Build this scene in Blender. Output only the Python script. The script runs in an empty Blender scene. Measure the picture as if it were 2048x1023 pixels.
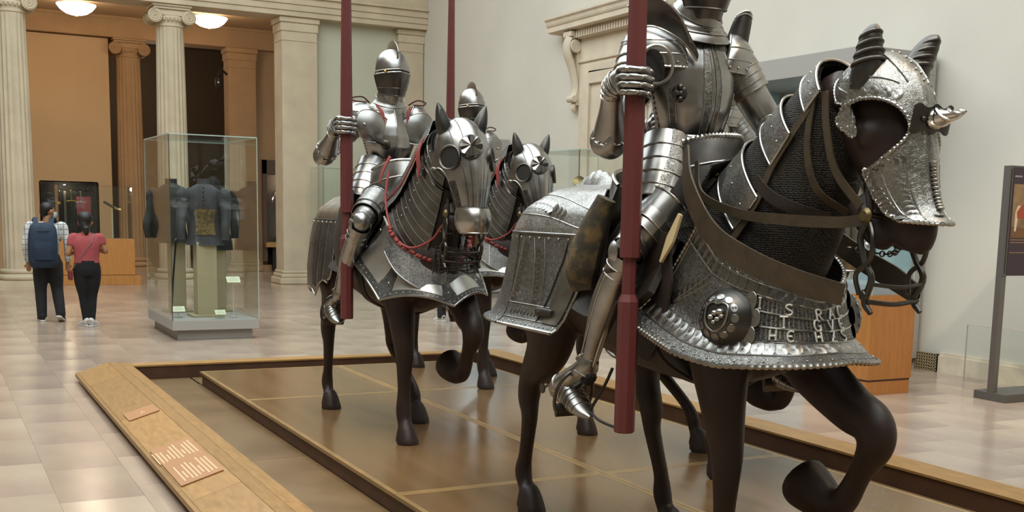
import bpy, bmesh, math, random
import numpy as np
from mathutils import Vector as V, Matrix
R_ = random.Random(7)
PI = math.pi
SC = bpy.context.scene
COL = SC.collection
# ------------------------------------------------------------------ camera
CAM_YAW, CAM_PITCH, CAM_ROLL, CAM_H = .501163, -.142040, .0237951, 1.70
def make_camera():
    cy, sy = math.cos(CAM_YAW), math.sin(CAM_YAW)
    cp, sp = math.cos(CAM_PITCH), math.sin(CAM_PITCH)
    cr, sr = math.cos(CAM_ROLL), math.sin(CAM_ROLL)
    fwd = V((sy, cy, 0)); right = V((cy, -sy, 0)); up = V((0, 0, 1))
    f2 = fwd*cp + up*sp; u2 = up*cp - fwd*sp
    r3 = right*cr + u2*sr; u3 = u2*cr - right*sr
    cd = bpy.data.cameras.new('camera'); co = bpy.data.objects.new('camera', cd); COL.objects.link(co)
    m = Matrix(((r3.x, u3.x, -f2.x, 0), (r3.y, u3.y, -f2.y, 0), (r3.z, u3.z, -f2.z, CAM_H), (0, 0, 0, 1)))
    co.matrix_world = m
    cd.sensor_fit = 'HORIZONTAL'; cd.sensor_width = 36; cd.lens = 2291.99/2048*36
    cd.shift_x = (1024-1106.187)/2048; cd.shift_y = (751.089-511.5)/2048
    cd.clip_end = 200
    SC.camera = co
make_camera()
# ------------------------------------------------------------------ world, light, exposure
SC.view_settings.view_transform = 'Standard'; SC.view_settings.look = 'None'
SC.view_settings.gamma = 1; SC.view_settings.use_curve_mapping = False
SC.view_settings.exposure = 0.0
SC.cycles.use_denoising = True
SC.cycles.max_bounces = 10; SC.cycles.diffuse_bounces = 4; SC.cycles.glossy_bounces = 5; SC.cycles.transparent_max_bounces = 12
SC.cycles.caustics_reflective = False; SC.cycles.caustics_refractive = False
SC.cycles.sample_clamp_indirect = 6
w = bpy.data.worlds.new('sky'); SC.world = w; w.use_nodes = True
w.node_tree.nodes['Background'].inputs[0].default_value = (.88, .965, 1.0, 1)
w.node_tree.nodes['Background'].inputs[1].default_value = 4.3
def lamp(name, kind, loc, energy, color, target=None, **kw):
    l = bpy.data.lights.new(name, kind); l.energy = energy; l.color = color
    for k, v in kw.items(): setattr(l, k, v)
    o = bpy.data.objects.new(name, l); COL.objects.link(o); o.location = loc
    if target is not None:
        o.rotation_euler = (V(target)-V(loc)).to_track_quat('-Z', 'Y').to_euler()
    return o
WARM = (1, .80, .58); WARMER = (1, .70, .42)
def setup_lights():
    p = lamp('skylight_portal', 'AREA', (1.5, 8.5, 10.25), 1, (1, 1, 1), shape='RECTANGLE', size=11, size_y=26)
    p.data.cycles.is_portal = True
    # ceiling track spots of the court
    for x, y, tx, ty, tz, e in ((1.5, 1.5, 3.0, 4.6, 1.4, 650), (6.5, 2.0, 3.2, 3.4, 1.6, 450), (0, 6.5, 2.8, 8, 1.5, 500), (6.0, 8, 4.2, 9, 1.6, 300), (5.5, 2, 9.9, 6.8, .4, 1100)):
        lamp('track_spot', 'SPOT', (x, y, 8.0), e, WARM, (tx, ty, tz), spot_size=.6, spot_blend=.6, shadow_soft_size=.12)
setup_lights()
# ------------------------------------------------------------------ mesh helpers
def srgb(h):
    c = [int(h[i:i+2], 16)/255 for i in (0, 2, 4)]
    return tuple(x/12.92 if x <= .04045 else ((x+.055)/1.055)**2.4 for x in c)+(1,)
def cr(P, n, closed=False):
    """Catmull-Rom through the rows of P, n samples."""
    P = np.asarray(P, float); k = len(P)
    if k == 1: return np.repeat(P, n, 0)
    if k == 2 and not closed:
        t = np.linspace(0, 1, n)[:, None]; return P[:1]*(1-t)+P[1:]*t
    if closed: Q = np.vstack([P[-1:], P, P[:2]]); m = k; t = np.linspace(0, m, n, endpoint=False)
    else: Q = np.vstack([2*P[:1]-P[1:2], P, 2*P[-1:]-P[-2:-1]]); m = k-1; t = np.linspace(0, m, n)
    i = np.minimum(t.astype(int), m-1); f = (t-i)[:, None]
    a, b, c, d = Q[i], Q[i+1], Q[i+2], Q[i+3]
    return .5*((2*b)+(-a+c)*f+(2*a-5*b+4*c-d)*f**2+(-a+3*b-3*c+d)*f**3)
def lerp(a, b, t): return a+(b-a)*t
def interp(t, ts, vs): return float(np.interp(t, ts, vs))
class MB:
    def __init__(s): s.v = []; s.f = []
    def pt(s, P): s.v.append(tuple(P)); return len(s.v)-1
    def quad(s, *i): s.f.append(tuple(i))
    def grid(s, G, cu=False, cv=False, flip=False):
        G = np.asarray(G, float); nu, nv = G.shape[:2]; b = len(s.v)
        s.v.extend(map(tuple, G.reshape(-1, 3)))
        for i in range(nu if cu else nu-1):
            for j in range(nv if cv else nv-1):
                q = (b+i*nv+j, b+((i+1) % nu)*nv+j, b+((i+1) % nu)*nv+(j+1) % nv, b+i*nv+(j+1) % nv)
                s.f.append(q[::-1] if flip else q)
        return b
    def box(s, c, d, rot=None, taper=1, bev=0):
        x, y, z = d[0]/2, d[1]/2, d[2]/2; P = []
        for sz in (-1, 1):
            k = taper if sz > 0 else 1
            for sx, sy in ((-1, -1), (1, -1), (1, 1), (-1, 1)):
                P.append(V((sx*x*k, sy*y*k, sz*z)))
        if rot is not None: P = [rot @ p for p in P]
        b = len(s.v); s.v += [tuple(p+V(c)) for p in P]
        for q in ((0, 3, 2, 1), (4, 5, 6, 7), (0, 1, 5, 4), (1, 2, 6, 5), (2, 3, 7, 6), (3, 0, 4, 7)): s.f.append(tuple(b+i for i in q))
    def bx(s, x0, x1, y0, y1, z0, z1): s.box(((x0+x1)/2, (y0+y1)/2, (z0+z1)/2), (abs(x1-x0), abs(y1-y0), abs(z1-z0)))
    def tube(s, P, r, seg=12, n=None, up=None, caps=True, closed=False, prof=None):
        """r: per point radius or (side, up) radii; up fixes the frame."""
        P = np.asarray(P, float); k = len(P)
        r = np.asarray([(a, a) if np.isscalar(a) else a for a in (r if np.iterable(r) else [r]*k)], float)
        if n: P = cr(P, n, closed); r = np.maximum(cr(r, n, closed), 1e-4)
        k = len(P); T = np.roll(P, -1, 0)-np.roll(P, 1, 0)
        if not closed: T[0] = P[1]-P[0]; T[-1] = P[-1]-P[-2]
        T /= np.linalg.norm(T, axis=1)[:, None]+1e-12
        if up is None:
            u = np.array([0, 0, 1.]) if abs(T[0][2]) < .9 else np.array([1., 0, 0])
        else: u = np.asarray(up, float)
        G = []; a = np.linspace(0, 2*PI, seg, endpoint=False)
        ca, sa = (np.cos(a), np.sin(a)) if prof is None else prof
        for i in range(k):
            if up is not None: u = np.asarray(up[i] if np.ndim(up) == 2 else up, float)
            w = u-T[i]*np.dot(u, T[i]); w /= np.linalg.norm(w)+1e-12
            sd = np.cross(T[i], w)
            if up is None: u = w
            G.append(P[i]+ca[:, None]*sd*r[i][0]+sa[:, None]*w*r[i][1])
        b = s.grid(np.array(G), cu=closed, cv=True)
        ns = len(ca)
        if caps and not closed:
            s.f.append(tuple(b+j for j in range(ns))); s.f.append(tuple(b+(k-1)*ns+j for j in range(ns))[::-1])
    def lathe(s, prof, c=(0, 0, 0), seg=24, axis=(0, 0, 1), caps=True):
        """prof: rows (radius, height along axis)"""
        ax = V(axis).normalized(); q = ax.to_track_quat('Z', 'X'); G = []
        for r, h in prof:
            G.append([tuple(q @ V((max(r, 1e-4)*math.cos(t), max(r, 1e-4)*math.sin(t), h))+V(c)) for t in np.linspace(0, 2*PI, seg, endpoint=False)])
        b = s.grid(np.array(G), cv=True, flip=True); n = len(prof)
        if caps:
            s.f.append(tuple(b+j for j in range(seg))[::-1]); s.f.append(tuple(b+(n-1)*seg+j for j in range(seg)))
    def plate(s, G, t, out=1):
        """grid surface with thickness t (outward along its normal times out)"""
        G = np.asarray(G, float); nu, nv = G.shape[:2]
        N = gnorm(G)*out; A = G+N*t*.5; B = G-N*t*.5
        fl = out < 0
        a = s.grid(A, flip=fl); b = s.grid(B, flip=not fl)
        def strip(ia, ib):
            for (p, q), (x, y) in zip(zip(ia, ia[1:]), zip(ib, ib[1:])): s.f.append((p, x, y, q))
        r0 = [j for j in range(nv)]; r1 = [(nu-1)*nv+j for j in range(nv)]; c0 = [i*nv for i in range(nu)]; c1 = [i*nv+nv-1 for i in range(nu)]
        for e in (r0, r1, c0, c1): strip([a+i for i in e], [b+i for i in e])
    def ball(s, c, r, seg=12, rings=8):
        r = (r, r, r) if np.isscalar(r) else r; G = []
        for i in range(rings+1):
            ph = PI*i/rings
            G.append([(c[0]+r[0]*math.sin(ph)*math.cos(t)+1e-6*math.cos(t), c[1]+r[1]*math.sin(ph)*math.sin(t), c[2]+r[2]*math.cos(ph)) for t in np.linspace(0, 2*PI, seg, endpoint=False)])
        s.grid(np.array(G), cv=True, flip=True)
    def add(s, verts, faces):
        b = len(s.v); s.v += [tuple(p) for p in verts]; s.f += [tuple(b+i for i in f) for f in faces]
def gnorm(G):
    du = np.gradient(G, axis=0); dv = np.gradient(G, axis=1)
    N = np.cross(du, dv); return N/(np.linalg.norm(N, axis=2, keepdims=True)+1e-12)
def mesh_of(name, mb, mat, smooth=True, ang=40):
    me = bpy.data.meshes.new(name); me.from_pydata(mb.v, [], mb.f); me.validate()
    bm = bmesh.new(); bm.from_mesh(me); bmesh.ops.remove_doubles(bm, verts=bm.verts, dist=1e-5)
    bmesh.ops.recalc_face_normals(bm, faces=bm.faces); bm.to_mesh(me); bm.free()
    if smooth:
        me.shade_smooth(); me.set_sharp_from_angle(angle=math.radians(ang))
    if mat: me.materials.append(mat)
    return me
def obj(name, mb, mat, parent=None, smooth=True, ang=40, label=None, kind=None, bev=0):
    me = mb if isinstance(mb, bpy.types.Mesh) else mesh_of(name, mb, mat, smooth, ang)
    o = bpy.data.objects.new(name, me); COL.objects.link(o)
    if parent: o.parent = parent
    if label: o['label'] = label
    if kind: o['kind'] = kind
    if bev:
        m = o.modifiers.new('b', 'BEVEL'); m.width = bev; m.segments = 2; m.limit_method = 'ANGLE'; m.angle_limit = math.radians(40)
    return o
def thing(name, label, cat, loc=(0, 0, 0), group=None, rotz=0):
    o = bpy.data.objects.new(name, None); COL.objects.link(o); o.location = loc; o.rotation_euler = (0, 0, rotz)
    o['label'] = label; o['category'] = cat
    if group: o['group'] = group
    return o
def tag(o, label, cat, group=None):
    o['label'] = label; o['category'] = cat
    if group: o['group'] = group
    return o
def struct(name, mb, mat, parent=None, **kw):
    return obj(name, mb, mat, parent, kind='structure', **kw)
def fuse(name, mb, mat, parent, voxel=.014, it=6, fac=.5, label=None):
    """overlapping closed shells -> one continuous smooth body"""
    me = mesh_of(name, mb, mat, False); o = bpy.data.objects.new(name, me); COL.objects.link(o)
    m = o.modifiers.new('r', 'REMESH'); m.mode = 'VOXEL'; m.voxel_size = voxel
    if it: s = o.modifiers.new('s', 'SMOOTH'); s.iterations = it; s.factor = fac
    dg = bpy.context.evaluated_depsgraph_get(); ev = o.evaluated_get(dg)
    me2 = bpy.data.meshes.new_from_object(ev, depsgraph=dg); o.modifiers.clear()
    o.data = me2; bpy.data.meshes.remove(me); me2.name = name; me2.shade_smooth()
    if mat: me2.materials.clear(); me2.materials.append(mat)
    if parent: o.parent = parent
    if label: o['label'] = label
    return o
def copy_tree(o, parent=None):
    c = o.copy(); COL.objects.link(c); c.parent = parent
    for ch in list(o.children): copy_tree(ch, c)
    return c
# ------------------------------------------------------------------ materials
MATS = {}
def nmat(name):
    m = bpy.data.materials.new(name); m.use_nodes = True; return m, m.node_tree, m.node_tree.nodes['Principled BSDF']
def mat(name, col, rough=.5, metal=0, var=0, vscale=8, bump=0, bscale=60, stretch=None, rvar=0, col2=None, island=0, spec=.5, coord='Object', detail=4, emit=None, estr=0, contrast=(.3, .7), trans=0, ior=1.45, alpha=1, sheen=0):
    if name in MATS: return MATS[name]
    m, t, b = nmat(name); L = t.links; N = t.nodes
    col = srgb(col) if isinstance(col, str) else tuple(col)+(1,)*(4-len(col))
    b.inputs['Base Color'].default_value = col; b.inputs['Roughness'].default_value = rough; b.inputs['Metallic'].default_value = metal
    b.inputs['Specular IOR Level'].default_value = spec
    if trans: b.inputs['Transmission Weight'].default_value = trans; b.inputs['IOR'].default_value = ior
    if alpha < 1: b.inputs['Alpha'].default_value = alpha
    if emit: b.inputs['Emission Color'].default_value = srgb(emit); b.inputs['Emission Strength'].default_value = estr
    vec = None
    if var or bump or rvar or col2:
        tc = N.new('ShaderNodeTexCoord'); mp = N.new('ShaderNodeMapping'); L.new(tc.outputs[coord], mp.inputs[0]); vec = mp.outputs[0]
        if stretch: mp.inputs['Scale'].default_value = stretch
    csock = None
    if var or col2:
        n = N.new('ShaderNodeTexNoise'); n.inputs['Scale'].default_value = vscale; n.inputs['Detail'].default_value = detail; L.new(vec, n.inputs['Vector'])
        rp = N.new('ShaderNodeMapRange'); rp.inputs[1].default_value = contrast[0]; rp.inputs[2].default_value = contrast[1]; L.new(n.outputs[0], rp.inputs[0])
        mx = N.new('ShaderNodeMix'); mx.data_type = 'RGBA'; L.new(rp.outputs[0], mx.inputs[0])
        c2 = srgb(col2) if isinstance(col2, str) else None
        mx.inputs[6].default_value = col if c2 else tuple(min(1, x*(1-var)) for x in col[:3])+(1,)
        mx.inputs[7].default_value = c2 if c2 else tuple(min(1, x*(1+var)) for x in col[:3])+(1,)
        csock = mx.outputs[2]
        if rvar:
            rr = N.new('ShaderNodeMapRange'); rr.inputs[3].default_value = rough-rvar; rr.inputs[4].default_value = rough+rvar; L.new(n.outputs[0], rr.inputs[0]); L.new(rr.outputs[0], b.inputs['Roughness'])
    if island:
        g = N.new('ShaderNodeNewGeometry'); oi = N.new('ShaderNodeObjectInfo'); ad = N.new('ShaderNodeMath'); ad.operation = 'ADD'
        L.new(g.outputs['Random Per Island'], ad.inputs[0]); L.new(oi.outputs['Random'], ad.inputs[1])
        fr = N.new('ShaderNodeMath'); fr.operation = 'FRACT'; L.new(ad.outputs[0], fr.inputs[0])
        mr = N.new('ShaderNodeMapRange'); mr.inputs[3].default_value = 1-island; mr.inputs[4].default_value = 1+island; L.new(fr.outputs[0], mr.inputs[0])
        hs = N.new('ShaderNodeHueSaturation'); L.new(mr.outputs[0], hs.inputs['Value'])
        if csock: L.new(csock, hs.inputs['Color'])
        else: hs.inputs['Color'].default_value = col
        csock = hs.outputs[0]
    if csock: L.new(csock, b.inputs['Base Color'])
    if bump:
        n2 = N.new('ShaderNodeTexNoise'); n2.inputs['Scale'].default_value = bscale; n2.inputs['Detail'].default_value = 5; L.new(vec, n2.inputs['Vector'])
        bp = N.new('ShaderNodeBump'); bp.inputs['Strength'].default_value = min(1, bump); bp.inputs['Distance'].default_value = .004; L.new(n2.outputs[0], bp.inputs['Height']); L.new(bp.outputs[0], b.inputs['Normal'])
    MATS[name] = m
    return m
def etched(name, light, dark, rough=.36, scale=70, depth=.6):
    """steel with fine etched scrollwork: contour lines of a warped noise field"""
    m, t, b = nmat(name); L = t.links; N = t.nodes
    tc = N.new('ShaderNodeTexCoord'); v = tc.outputs['Object']
    n = N.new('ShaderNodeTexNoise'); n.inputs['Scale'].default_value = scale; n.inputs['Detail'].default_value = 2.5; n.inputs['Distortion'].default_value = 1.6; L.new(v, n.inputs['Vector'])
    k = N.new('ShaderNodeMath'); k.operation = 'MULTIPLY'; k.inputs[1].default_value = 38; L.new(n.outputs[0], k.inputs[0])
    s = N.new('ShaderNodeMath'); s.operation = 'SINE'; L.new(k.outputs[0], s.inputs[0])
    mr = N.new('ShaderNodeMapRange'); mr.inputs[1].default_value = -.5; mr.inputs[2].default_value = .6; L.new(s.outputs[0], mr.inputs[0])
    n3 = N.new('ShaderNodeTexNoise'); n3.inputs['Scale'].default_value = 9; n3.inputs['Detail'].default_value = 5; L.new(v, n3.inputs['Vector'])
    mx = N.new('ShaderNodeMix'); mx.data_type = 'RGBA'; L.new(mr.outputs[0], mx.inputs[0]); mx.inputs[6].default_value = srgb(dark); mx.inputs[7].default_value = srgb(light)
    m2 = N.new('ShaderNodeMix'); m2.data_type = 'RGBA'; m2.blend_type = 'MULTIPLY'; m2.inputs[0].default_value = .55; L.new(mx.outputs[2], m2.inputs[6])
    r3 = N.new('ShaderNodeMapRange'); r3.inputs[1].default_value = .3; r3.inputs[2].default_value = .7; r3.inputs[3].default_value = .45; r3.inputs[4].default_value = 1.1; L.new(n3.outputs[0], r3.inputs[0]); L.new(r3.outputs[0], m2.inputs[7])
    L.new(m2.outputs[2], b.inputs['Base Color']); b.inputs['Metallic'].default_value = .95
    rr = N.new('ShaderNodeMapRange'); rr.inputs[3].default_value = rough+.14; rr.inputs[4].default_value = rough; L.new(mr.outputs[0], rr.inputs[0]); L.new(rr.outputs[0], b.inputs['Roughness'])
    bp = N.new('ShaderNodeBump'); bp.inputs['Strength'].default_value = depth; bp.inputs['Distance'].default_value = .0015; L.new(mr.outputs[0], bp.inputs['Height']); L.new(bp.outputs[0], b.inputs['Normal'])
    MATS[name] = m; return m
def mailmat(name, col):
    """riveted mail: rows of interlocked rings from a voronoi cell field"""
    m, t, b = nmat(name); L = t.links; N = t.nodes
    tc = N.new('ShaderNodeTexCoord'); vo = N.new('ShaderNodeTexVoronoi'); vo.inputs['Scale'].default_value = 120; vo.inputs['Randomness'].default_value = .35; L.new(tc.outputs['Object'], vo.inputs['Vector'])
    mr = N.new('ShaderNodeMapRange'); mr.inputs[1].default_value = .15; mr.inputs[2].default_value = .55; L.new(vo.outputs['Distance'], mr.inputs[0])
    mx = N.new('ShaderNodeMix'); mx.data_type = 'RGBA'; L.new(mr.outputs[0], mx.inputs[0]); c = srgb(col); mx.inputs[6].default_value = tuple(x*.25 for x in c[:3])+(1,); mx.inputs[7].default_value = c
    L.new(mx.outputs[2], b.inputs['Base Color']); b.inputs['Metallic'].default_value = .7; b.inputs['Roughness'].default_value = .55
    bp = N.new('ShaderNodeBump'); bp.inputs['Strength'].default_value = 1; bp.inputs['Distance'].default_value = .004; L.new(mr.outputs[0], bp.inputs['Height']); L.new(bp.outputs[0], b.inputs['Normal'])
    MATS[name] = m; return m
def glassmat(name, tint=(.975, .992, .985), refl=.04, op=0.0, opcol=(.5, .55, .5)):
    """thin display glass: clear with mirror reflection by fresnel"""
    m = bpy.data.materials.new(name); m.use_nodes = True; t = m.node_tree; N = t.nodes; L = t.links
    N.remove(N['Principled BSDF']); out = N['Material Output']
    tr = N.new('ShaderNodeBsdfTransparent'); tr.inputs[0].default_value = tuple(tint)+(1,)
    gl = N.new('ShaderNodeBsdfGlossy'); gl.inputs['Roughness'].default_value = .0
    fr = N.new('ShaderNodeFresnel'); ge = N.new('ShaderNodeNewGeometry'); mr = N.new('ShaderNodeMapRange'); mr.inputs[3].default_value = 1.42; mr.inputs[4].default_value = 1/1.42; L.new(ge.outputs['Backfacing'], mr.inputs[0]); L.new(mr.outputs[0], fr.inputs['IOR'])
    mx = N.new('ShaderNodeMixShader'); L.new(fr.outputs[0], mx.inputs[0]); L.new(tr.outputs[0], mx.inputs[1]); L.new(gl.outputs[0], mx.inputs[2]); L.new(mx.outputs[0], out.inputs[0])
    MATS[name] = m; return m
# ------------------------------------------------------------------ materials of the room
M_WALL = mat('wall plaster', 'CFC9BC', .85, var=.05, vscale=.6, bump=.15, bscale=40)
M_PANEL = mat('pale green plaster', 'BDBBA6', .85, var=.05, vscale=.7)
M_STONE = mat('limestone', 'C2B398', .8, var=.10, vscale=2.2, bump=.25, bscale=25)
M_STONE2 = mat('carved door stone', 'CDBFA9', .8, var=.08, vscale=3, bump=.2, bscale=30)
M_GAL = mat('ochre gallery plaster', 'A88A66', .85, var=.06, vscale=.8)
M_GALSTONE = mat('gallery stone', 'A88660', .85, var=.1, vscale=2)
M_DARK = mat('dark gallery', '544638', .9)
M_TILE = mat('marble tile', 'B4A18C', .19, var=.16, vscale=1.3, stretch=(1, .5, 1), rvar=.06, island=.13, spec=.5, col2='988375', contrast=(.35, .68), detail=6)
M_OAK = mat('oak boards', '96703F', .42, var=.18, vscale=7, stretch=(6, 1, 6), rvar=.08, island=.16, spec=.4)
M_OAKX = mat('oak boards across', '96703F', .42, var=.18, vscale=7, stretch=(1, 6, 6), rvar=.08, island=.16, spec=.4)
M_DECK = mat('deck panel', '745839', .2, var=.10, vscale=1.6, stretch=(5, .4, 1), rvar=.05, spec=.5, detail=2, island=.08)
M_STRIP = mat('pale deck strip', '8E7046', .3, var=.15, vscale=6, rvar=.06)
M_MOAT = mat('sunken floor panel', '6C5436', .36, var=.15, vscale=2.5, rvar=.06, island=.08)
M_RISER = mat('dark riser', '4A2F1E', .5, var=.25, vscale=5)
M_GREY = mat('grey case paint', 'A09C96', .5)
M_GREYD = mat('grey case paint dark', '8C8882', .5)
M_BLUE = mat('pale blue case lining', '9DB4BC', .8)
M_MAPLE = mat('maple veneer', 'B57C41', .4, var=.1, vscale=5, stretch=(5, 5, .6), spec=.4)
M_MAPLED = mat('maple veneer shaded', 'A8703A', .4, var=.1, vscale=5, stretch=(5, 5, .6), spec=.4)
M_BLACK = mat('black', '16140F', .6)
M_BRONZE = mat('bronze grille', 'A3916F', .5, metal=.0)
M_GLASS = glassmat('display glass')
M_EDGE = mat('glass edge', 'C4D8CC', .2, alpha=.55)
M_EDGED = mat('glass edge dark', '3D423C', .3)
M_SILVER = mat('polished silver', 'D8D4CC', .2, metal=1)
M_GILT = mat('gilt metal', 'C9A24E', .28, metal=1)
M_CARD = mat('label card', 'DDE0C0', .7)
M_INK = mat('print grey', '9A9C84', .8)
M_BEIGE = mat('linen plinth', 'A39878', .85)
# ------------------------------------------------------------------ floor
floor_bm = MB(); floor_bm.bx(-9.5, 14, -8.5, 40, -.3, -.02)
floor = struct('floor', floor_bm, mat('mortar', '95877A', .6))
def tiles():
    W, Ln, g = .46, .87, .0012
    mb = MB(); mb.box((0, 0, -.01), (W-g, Ln-g, .02)); me = mesh_of('tile', mb, M_TILE, False)
    spots = []
    for i in range(-21, 31):
        for j in range(-10, 46):
            x, y = i*W+.83, j*Ln+.18+(i % 2)*Ln*.5+(.17 if i % 3 == 0 else 0)
            if x > 13.8 or y > 39.5: continue
            d = math.hypot(x, y); a = math.atan2(x, y)
            vis = -.02 < a < .98 and y > 3.3 and not (1.45 < x < 5.5 and y < 11.5) and x < 10.3
            spots.append((0 if vis else 1, d, x, y))
    spots.sort(); rest = MB()
    for k, (nv, d, x, y) in enumerate(spots):
        if k < 296: o = bpy.data.objects.new('tile', me); COL.objects.link(o); o.parent = floor; o.location = (x, y, 0)
        else: rest.box((x, y, -.01), (W-g, Ln-g, .02))
    obj('tile_field', rest, M_TILE, floor, False, kind='stuff')
tiles()
# ------------------------------------------------------------------ court walls, openings, entablature
WX = 10.1
def court():
    m = MB(); m.bx(WX, WX+.4, -8, 15.93, 0, 10); m.bx(WX, WX+.4, 17.25, 25.6, 0, 10); m.bx(WX, WX+.4, 15.93, 17.25, 3.86, 10)
    struct('wall_right', m, M_WALL, smooth=False)
    m = MB(); m.bx(-9.4, -9, -8, 25, 0, 10); struct('wall_left', m, mat('darkened stone wall', '8E8473', .85), smooth=False)  # unseen left and back walls coloured darker to deepen the armour reflections
    m = MB(); m.bx(-9.4, WX+.4, -8.4, -8, 0, 10); struct('wall_back', m, MATS['darkened stone wall'], smooth=False)
    m = MB(); m.bx(-9.4, WX, 24.75, 25.5, 6.55, 10); struct('wall_front', m, M_STONE, smooth=False)
    m = MB(); m.bx(-9.4, -4, -8, 25, 10, 10.2); m.bx(7, WX+.4, -8, 25, 10, 10.2); m.bx(-4, 7, -8.4, -4.5, 10, 10.2); m.bx(-4, 7, 21.5, 25.5, 10, 10.2)
    v = MB(); v.bx(12.4, 12.6, 14, 19.5, 0, 5); v.bx(WX+.4, 12.6, 13.8, 14, 0, 5); v.bx(WX+.4, 12.6, 19.5, 19.7, 0, 5); v.bx(WX+.4, 12.6, 14, 19.5, 5, 5.2); struct('wall_sky_block', v, mat('sky block lining', '6E6250', .85), smooth=False)  # unseen closed box added to keep sky light out of the doorway
    struct('ceiling', m, M_WALL, smooth=False)
    # baseboard of the right wall in stone with a moulded top
    b = MB(); b.bx(WX-.05, WX, -8, 9.25, 0, .19); b.bx(WX-.03, WX, -8, 9.25, .19, .225); b.bx(WX-.05, WX, 9.6, 15.5, 0, .19); b.bx(WX-.05, WX, 17.7, 25, 0, .22)
    struct('baseboard_right', b, mat('veined baseboard marble', 'D8C8B2', .35, var=.10, vscale=4, contrast=(.4, .6)), smooth=False)
    g = thing('floor_grille', 'small bronze ventilation grille with square holes let into the baseboard', 'grille', (WX-.055, 9.42, 0))
    k = MB(); k.bx(0, .05, -.15, .15, .0, .2); obj('backing', k, M_BLACK, g, False)
    k = MB()
    for i in range(9): k.bx(-.012, 0, -.155+i*.0375, -.143+i*.0375, 0, .205)
    for i in range(7): k.bx(-.012, 0, -.155, .157, i*.033, i*.033+.011)
    obj('lattice', k, M_BRONZE, g, False)
    # entablature: three fasciae, a bead and a cornice step
    e = MB()
    for z0, z1, dy in ((5.66, 5.77, 0), (5.77, 5.90, -.025), (5.90, 6.04, -.05), (6.04, 6.10, -.10), (6.10, 6.55, -.02)): e.bx(-9, WX, 24.68+dy, 25.42, z0, z1)
    struct('trim_1', e, M_STONE, smooth=False, bev=.008)
    # panel wall between pier and corner
    p = MB(); p.bx(7.6, WX, 25.0, 25.4, 0, 5.66); struct('wall_corner', p, M_PANEL, smooth=False)
    p = MB(); p.bx(7.6, 9.5, 24.97, 25.0, 0, .3); struct('baseboard_front', p, M_STONE, smooth=False, bev=.01)
def pier(name, x0, x1, y0, y1, m, ztop=5.66):
    r = bpy.data.objects.new(name, None); COL.objects.link(r); r['kind'] = 'structure'; r.location = ((x0+x1)/2, (y0+y1)/2, 0)
    w, d = (x1-x0)/2, (y1-y0)/2
    s = MB(); s.bx(-w, w, -d, d, .3, ztop-.12); obj('shaft', s, m, r, False, bev=.008)
    c = MB()
    for a, z0, z1 in ((.015, .50, .46), (.03, .26, .30), (.06, .13, .26), (.10, 0, .13)):
        lo, hi = ((ztop-z0, ztop-z1) if z0 > z1 else (0, 0))
        if hi > lo: c.bx(-w-a, w+a, -d-a, d+a, lo, hi)
    c.bx(-w-.05, w+.05, -d-.05, d+.05, ztop-.12, ztop); c.bx(-w-.025, w+.025, -d-.025, d+.025, ztop-.30, ztop-.12)
    obj('capital', c, m, r, False, bev=.02)
    b = MB()
    for a, z0, z1 in ((.10, 0, .14), (.06, .14, .23), (.03, .23, .30)): b.bx(-w-a, w+a, -d-a, d+a, z0, z1)
    obj('base', b, m, r, False, bev=.025)
    return r
def column(x, y, m, h=5.66):
    r = bpy.data.objects.new('column', None); COL.objects.link(r); r['kind'] = 'structure'; r.location = (x, y, 0)
    # fluted shaft with entasis
    G = []; nf, pf = 20, 6; z0, z1 = .34, h-.42
    for t in np.linspace(0, 1, 14):
        R = lerp(.318, .272, t**1.6); z = lerp(z0, z1, t); row = []
        dep = .022*min(1, min(t, 1-t)/.03)
        for k in range(nf*pf):
            a = 2*PI*k/(nf*pf); q = (k % pf)/pf
            rr = R-dep*math.sin(PI*max(0, min(1, (q-.12)/.76)))**.7
            row.append((rr*math.cos(a), rr*math.sin(a), z))
        G.append(row)
    s = MB(); s.grid(np.array(G), cv=True, flip=True); obj('shaft', s, m, r, True, 50)
    b = MB(); b.lathe([(.40, .12), (.43, .15), (.43, .20), (.40, .23), (.36, .235), (.35, .26), (.375, .275), (.375, .31), (.345, .335), (.32, .345)], seg=36); b.bx(-.44, .44, -.44, .44, 0, .12)
    obj('base', b, m, r, True, 50, bev=0)
    c = MB(); c.lathe([(.272, h-.43), (.29, h-.42), (.29, h-.39), (.275, h-.38), (.275, h-.34), (.33, h-.26), (.31, h-.22)], seg=32)
    for k in range(24):
        a = 2*PI*k/24; c.ball((.305*math.cos(a), .305*math.sin(a), h-.285), (.028, .028, .04), 8, 6)
    obj('echinus', c, m, r)
    a = MB(); a.bx(-.36, .36, -.33, .33, h-.10, h-.05); a.bx(-.39, .39, -.36, .36, h-.05, h); a.bx(-.30, .30, -.29, .29, h-.22, h-.10)
    obj('abacus', a, m, r, False, bev=.015)
    for sx in (-1, 1):
        v = MB(); v.lathe([(.02, -.31), (.135, -.31), (.145, -.295), (.145, -.27), (.12, -.26), (.115, -.12), (.10, 0), (.115, .12), (.12, .26), (.145, .27), (.145, .295), (.135, .31), (.02, .31)], (sx*.33, 0, h-.235), 28, axis=(0, 1, 0))
        o = obj('volute', v, m, r)
        for fy in (-1, 1):
            P = []; Rr = []
            for t in np.linspace(0, 1, 44):
                an = PI/2-sx*t*2*PI*2.4; q = lerp(.128, .02, t); P.append((sx*.33+q*math.cos(an), fy*.312, h-.235+q*math.sin(an))); Rr.append(lerp(.017, .007, t))
            sp = MB(); sp.tube(P, Rr, 6); sp.ball((sx*.33, fy*.312, h-.235), .022, 8, 6); obj('scroll', sp, m, o)
    return r
court()
pier('pier', 6.83, 7.60, 24.78, 25.4, M_STONE); pier('pier', 9.5, 10.08, 24.85, 25.4, M_STONE)
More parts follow.
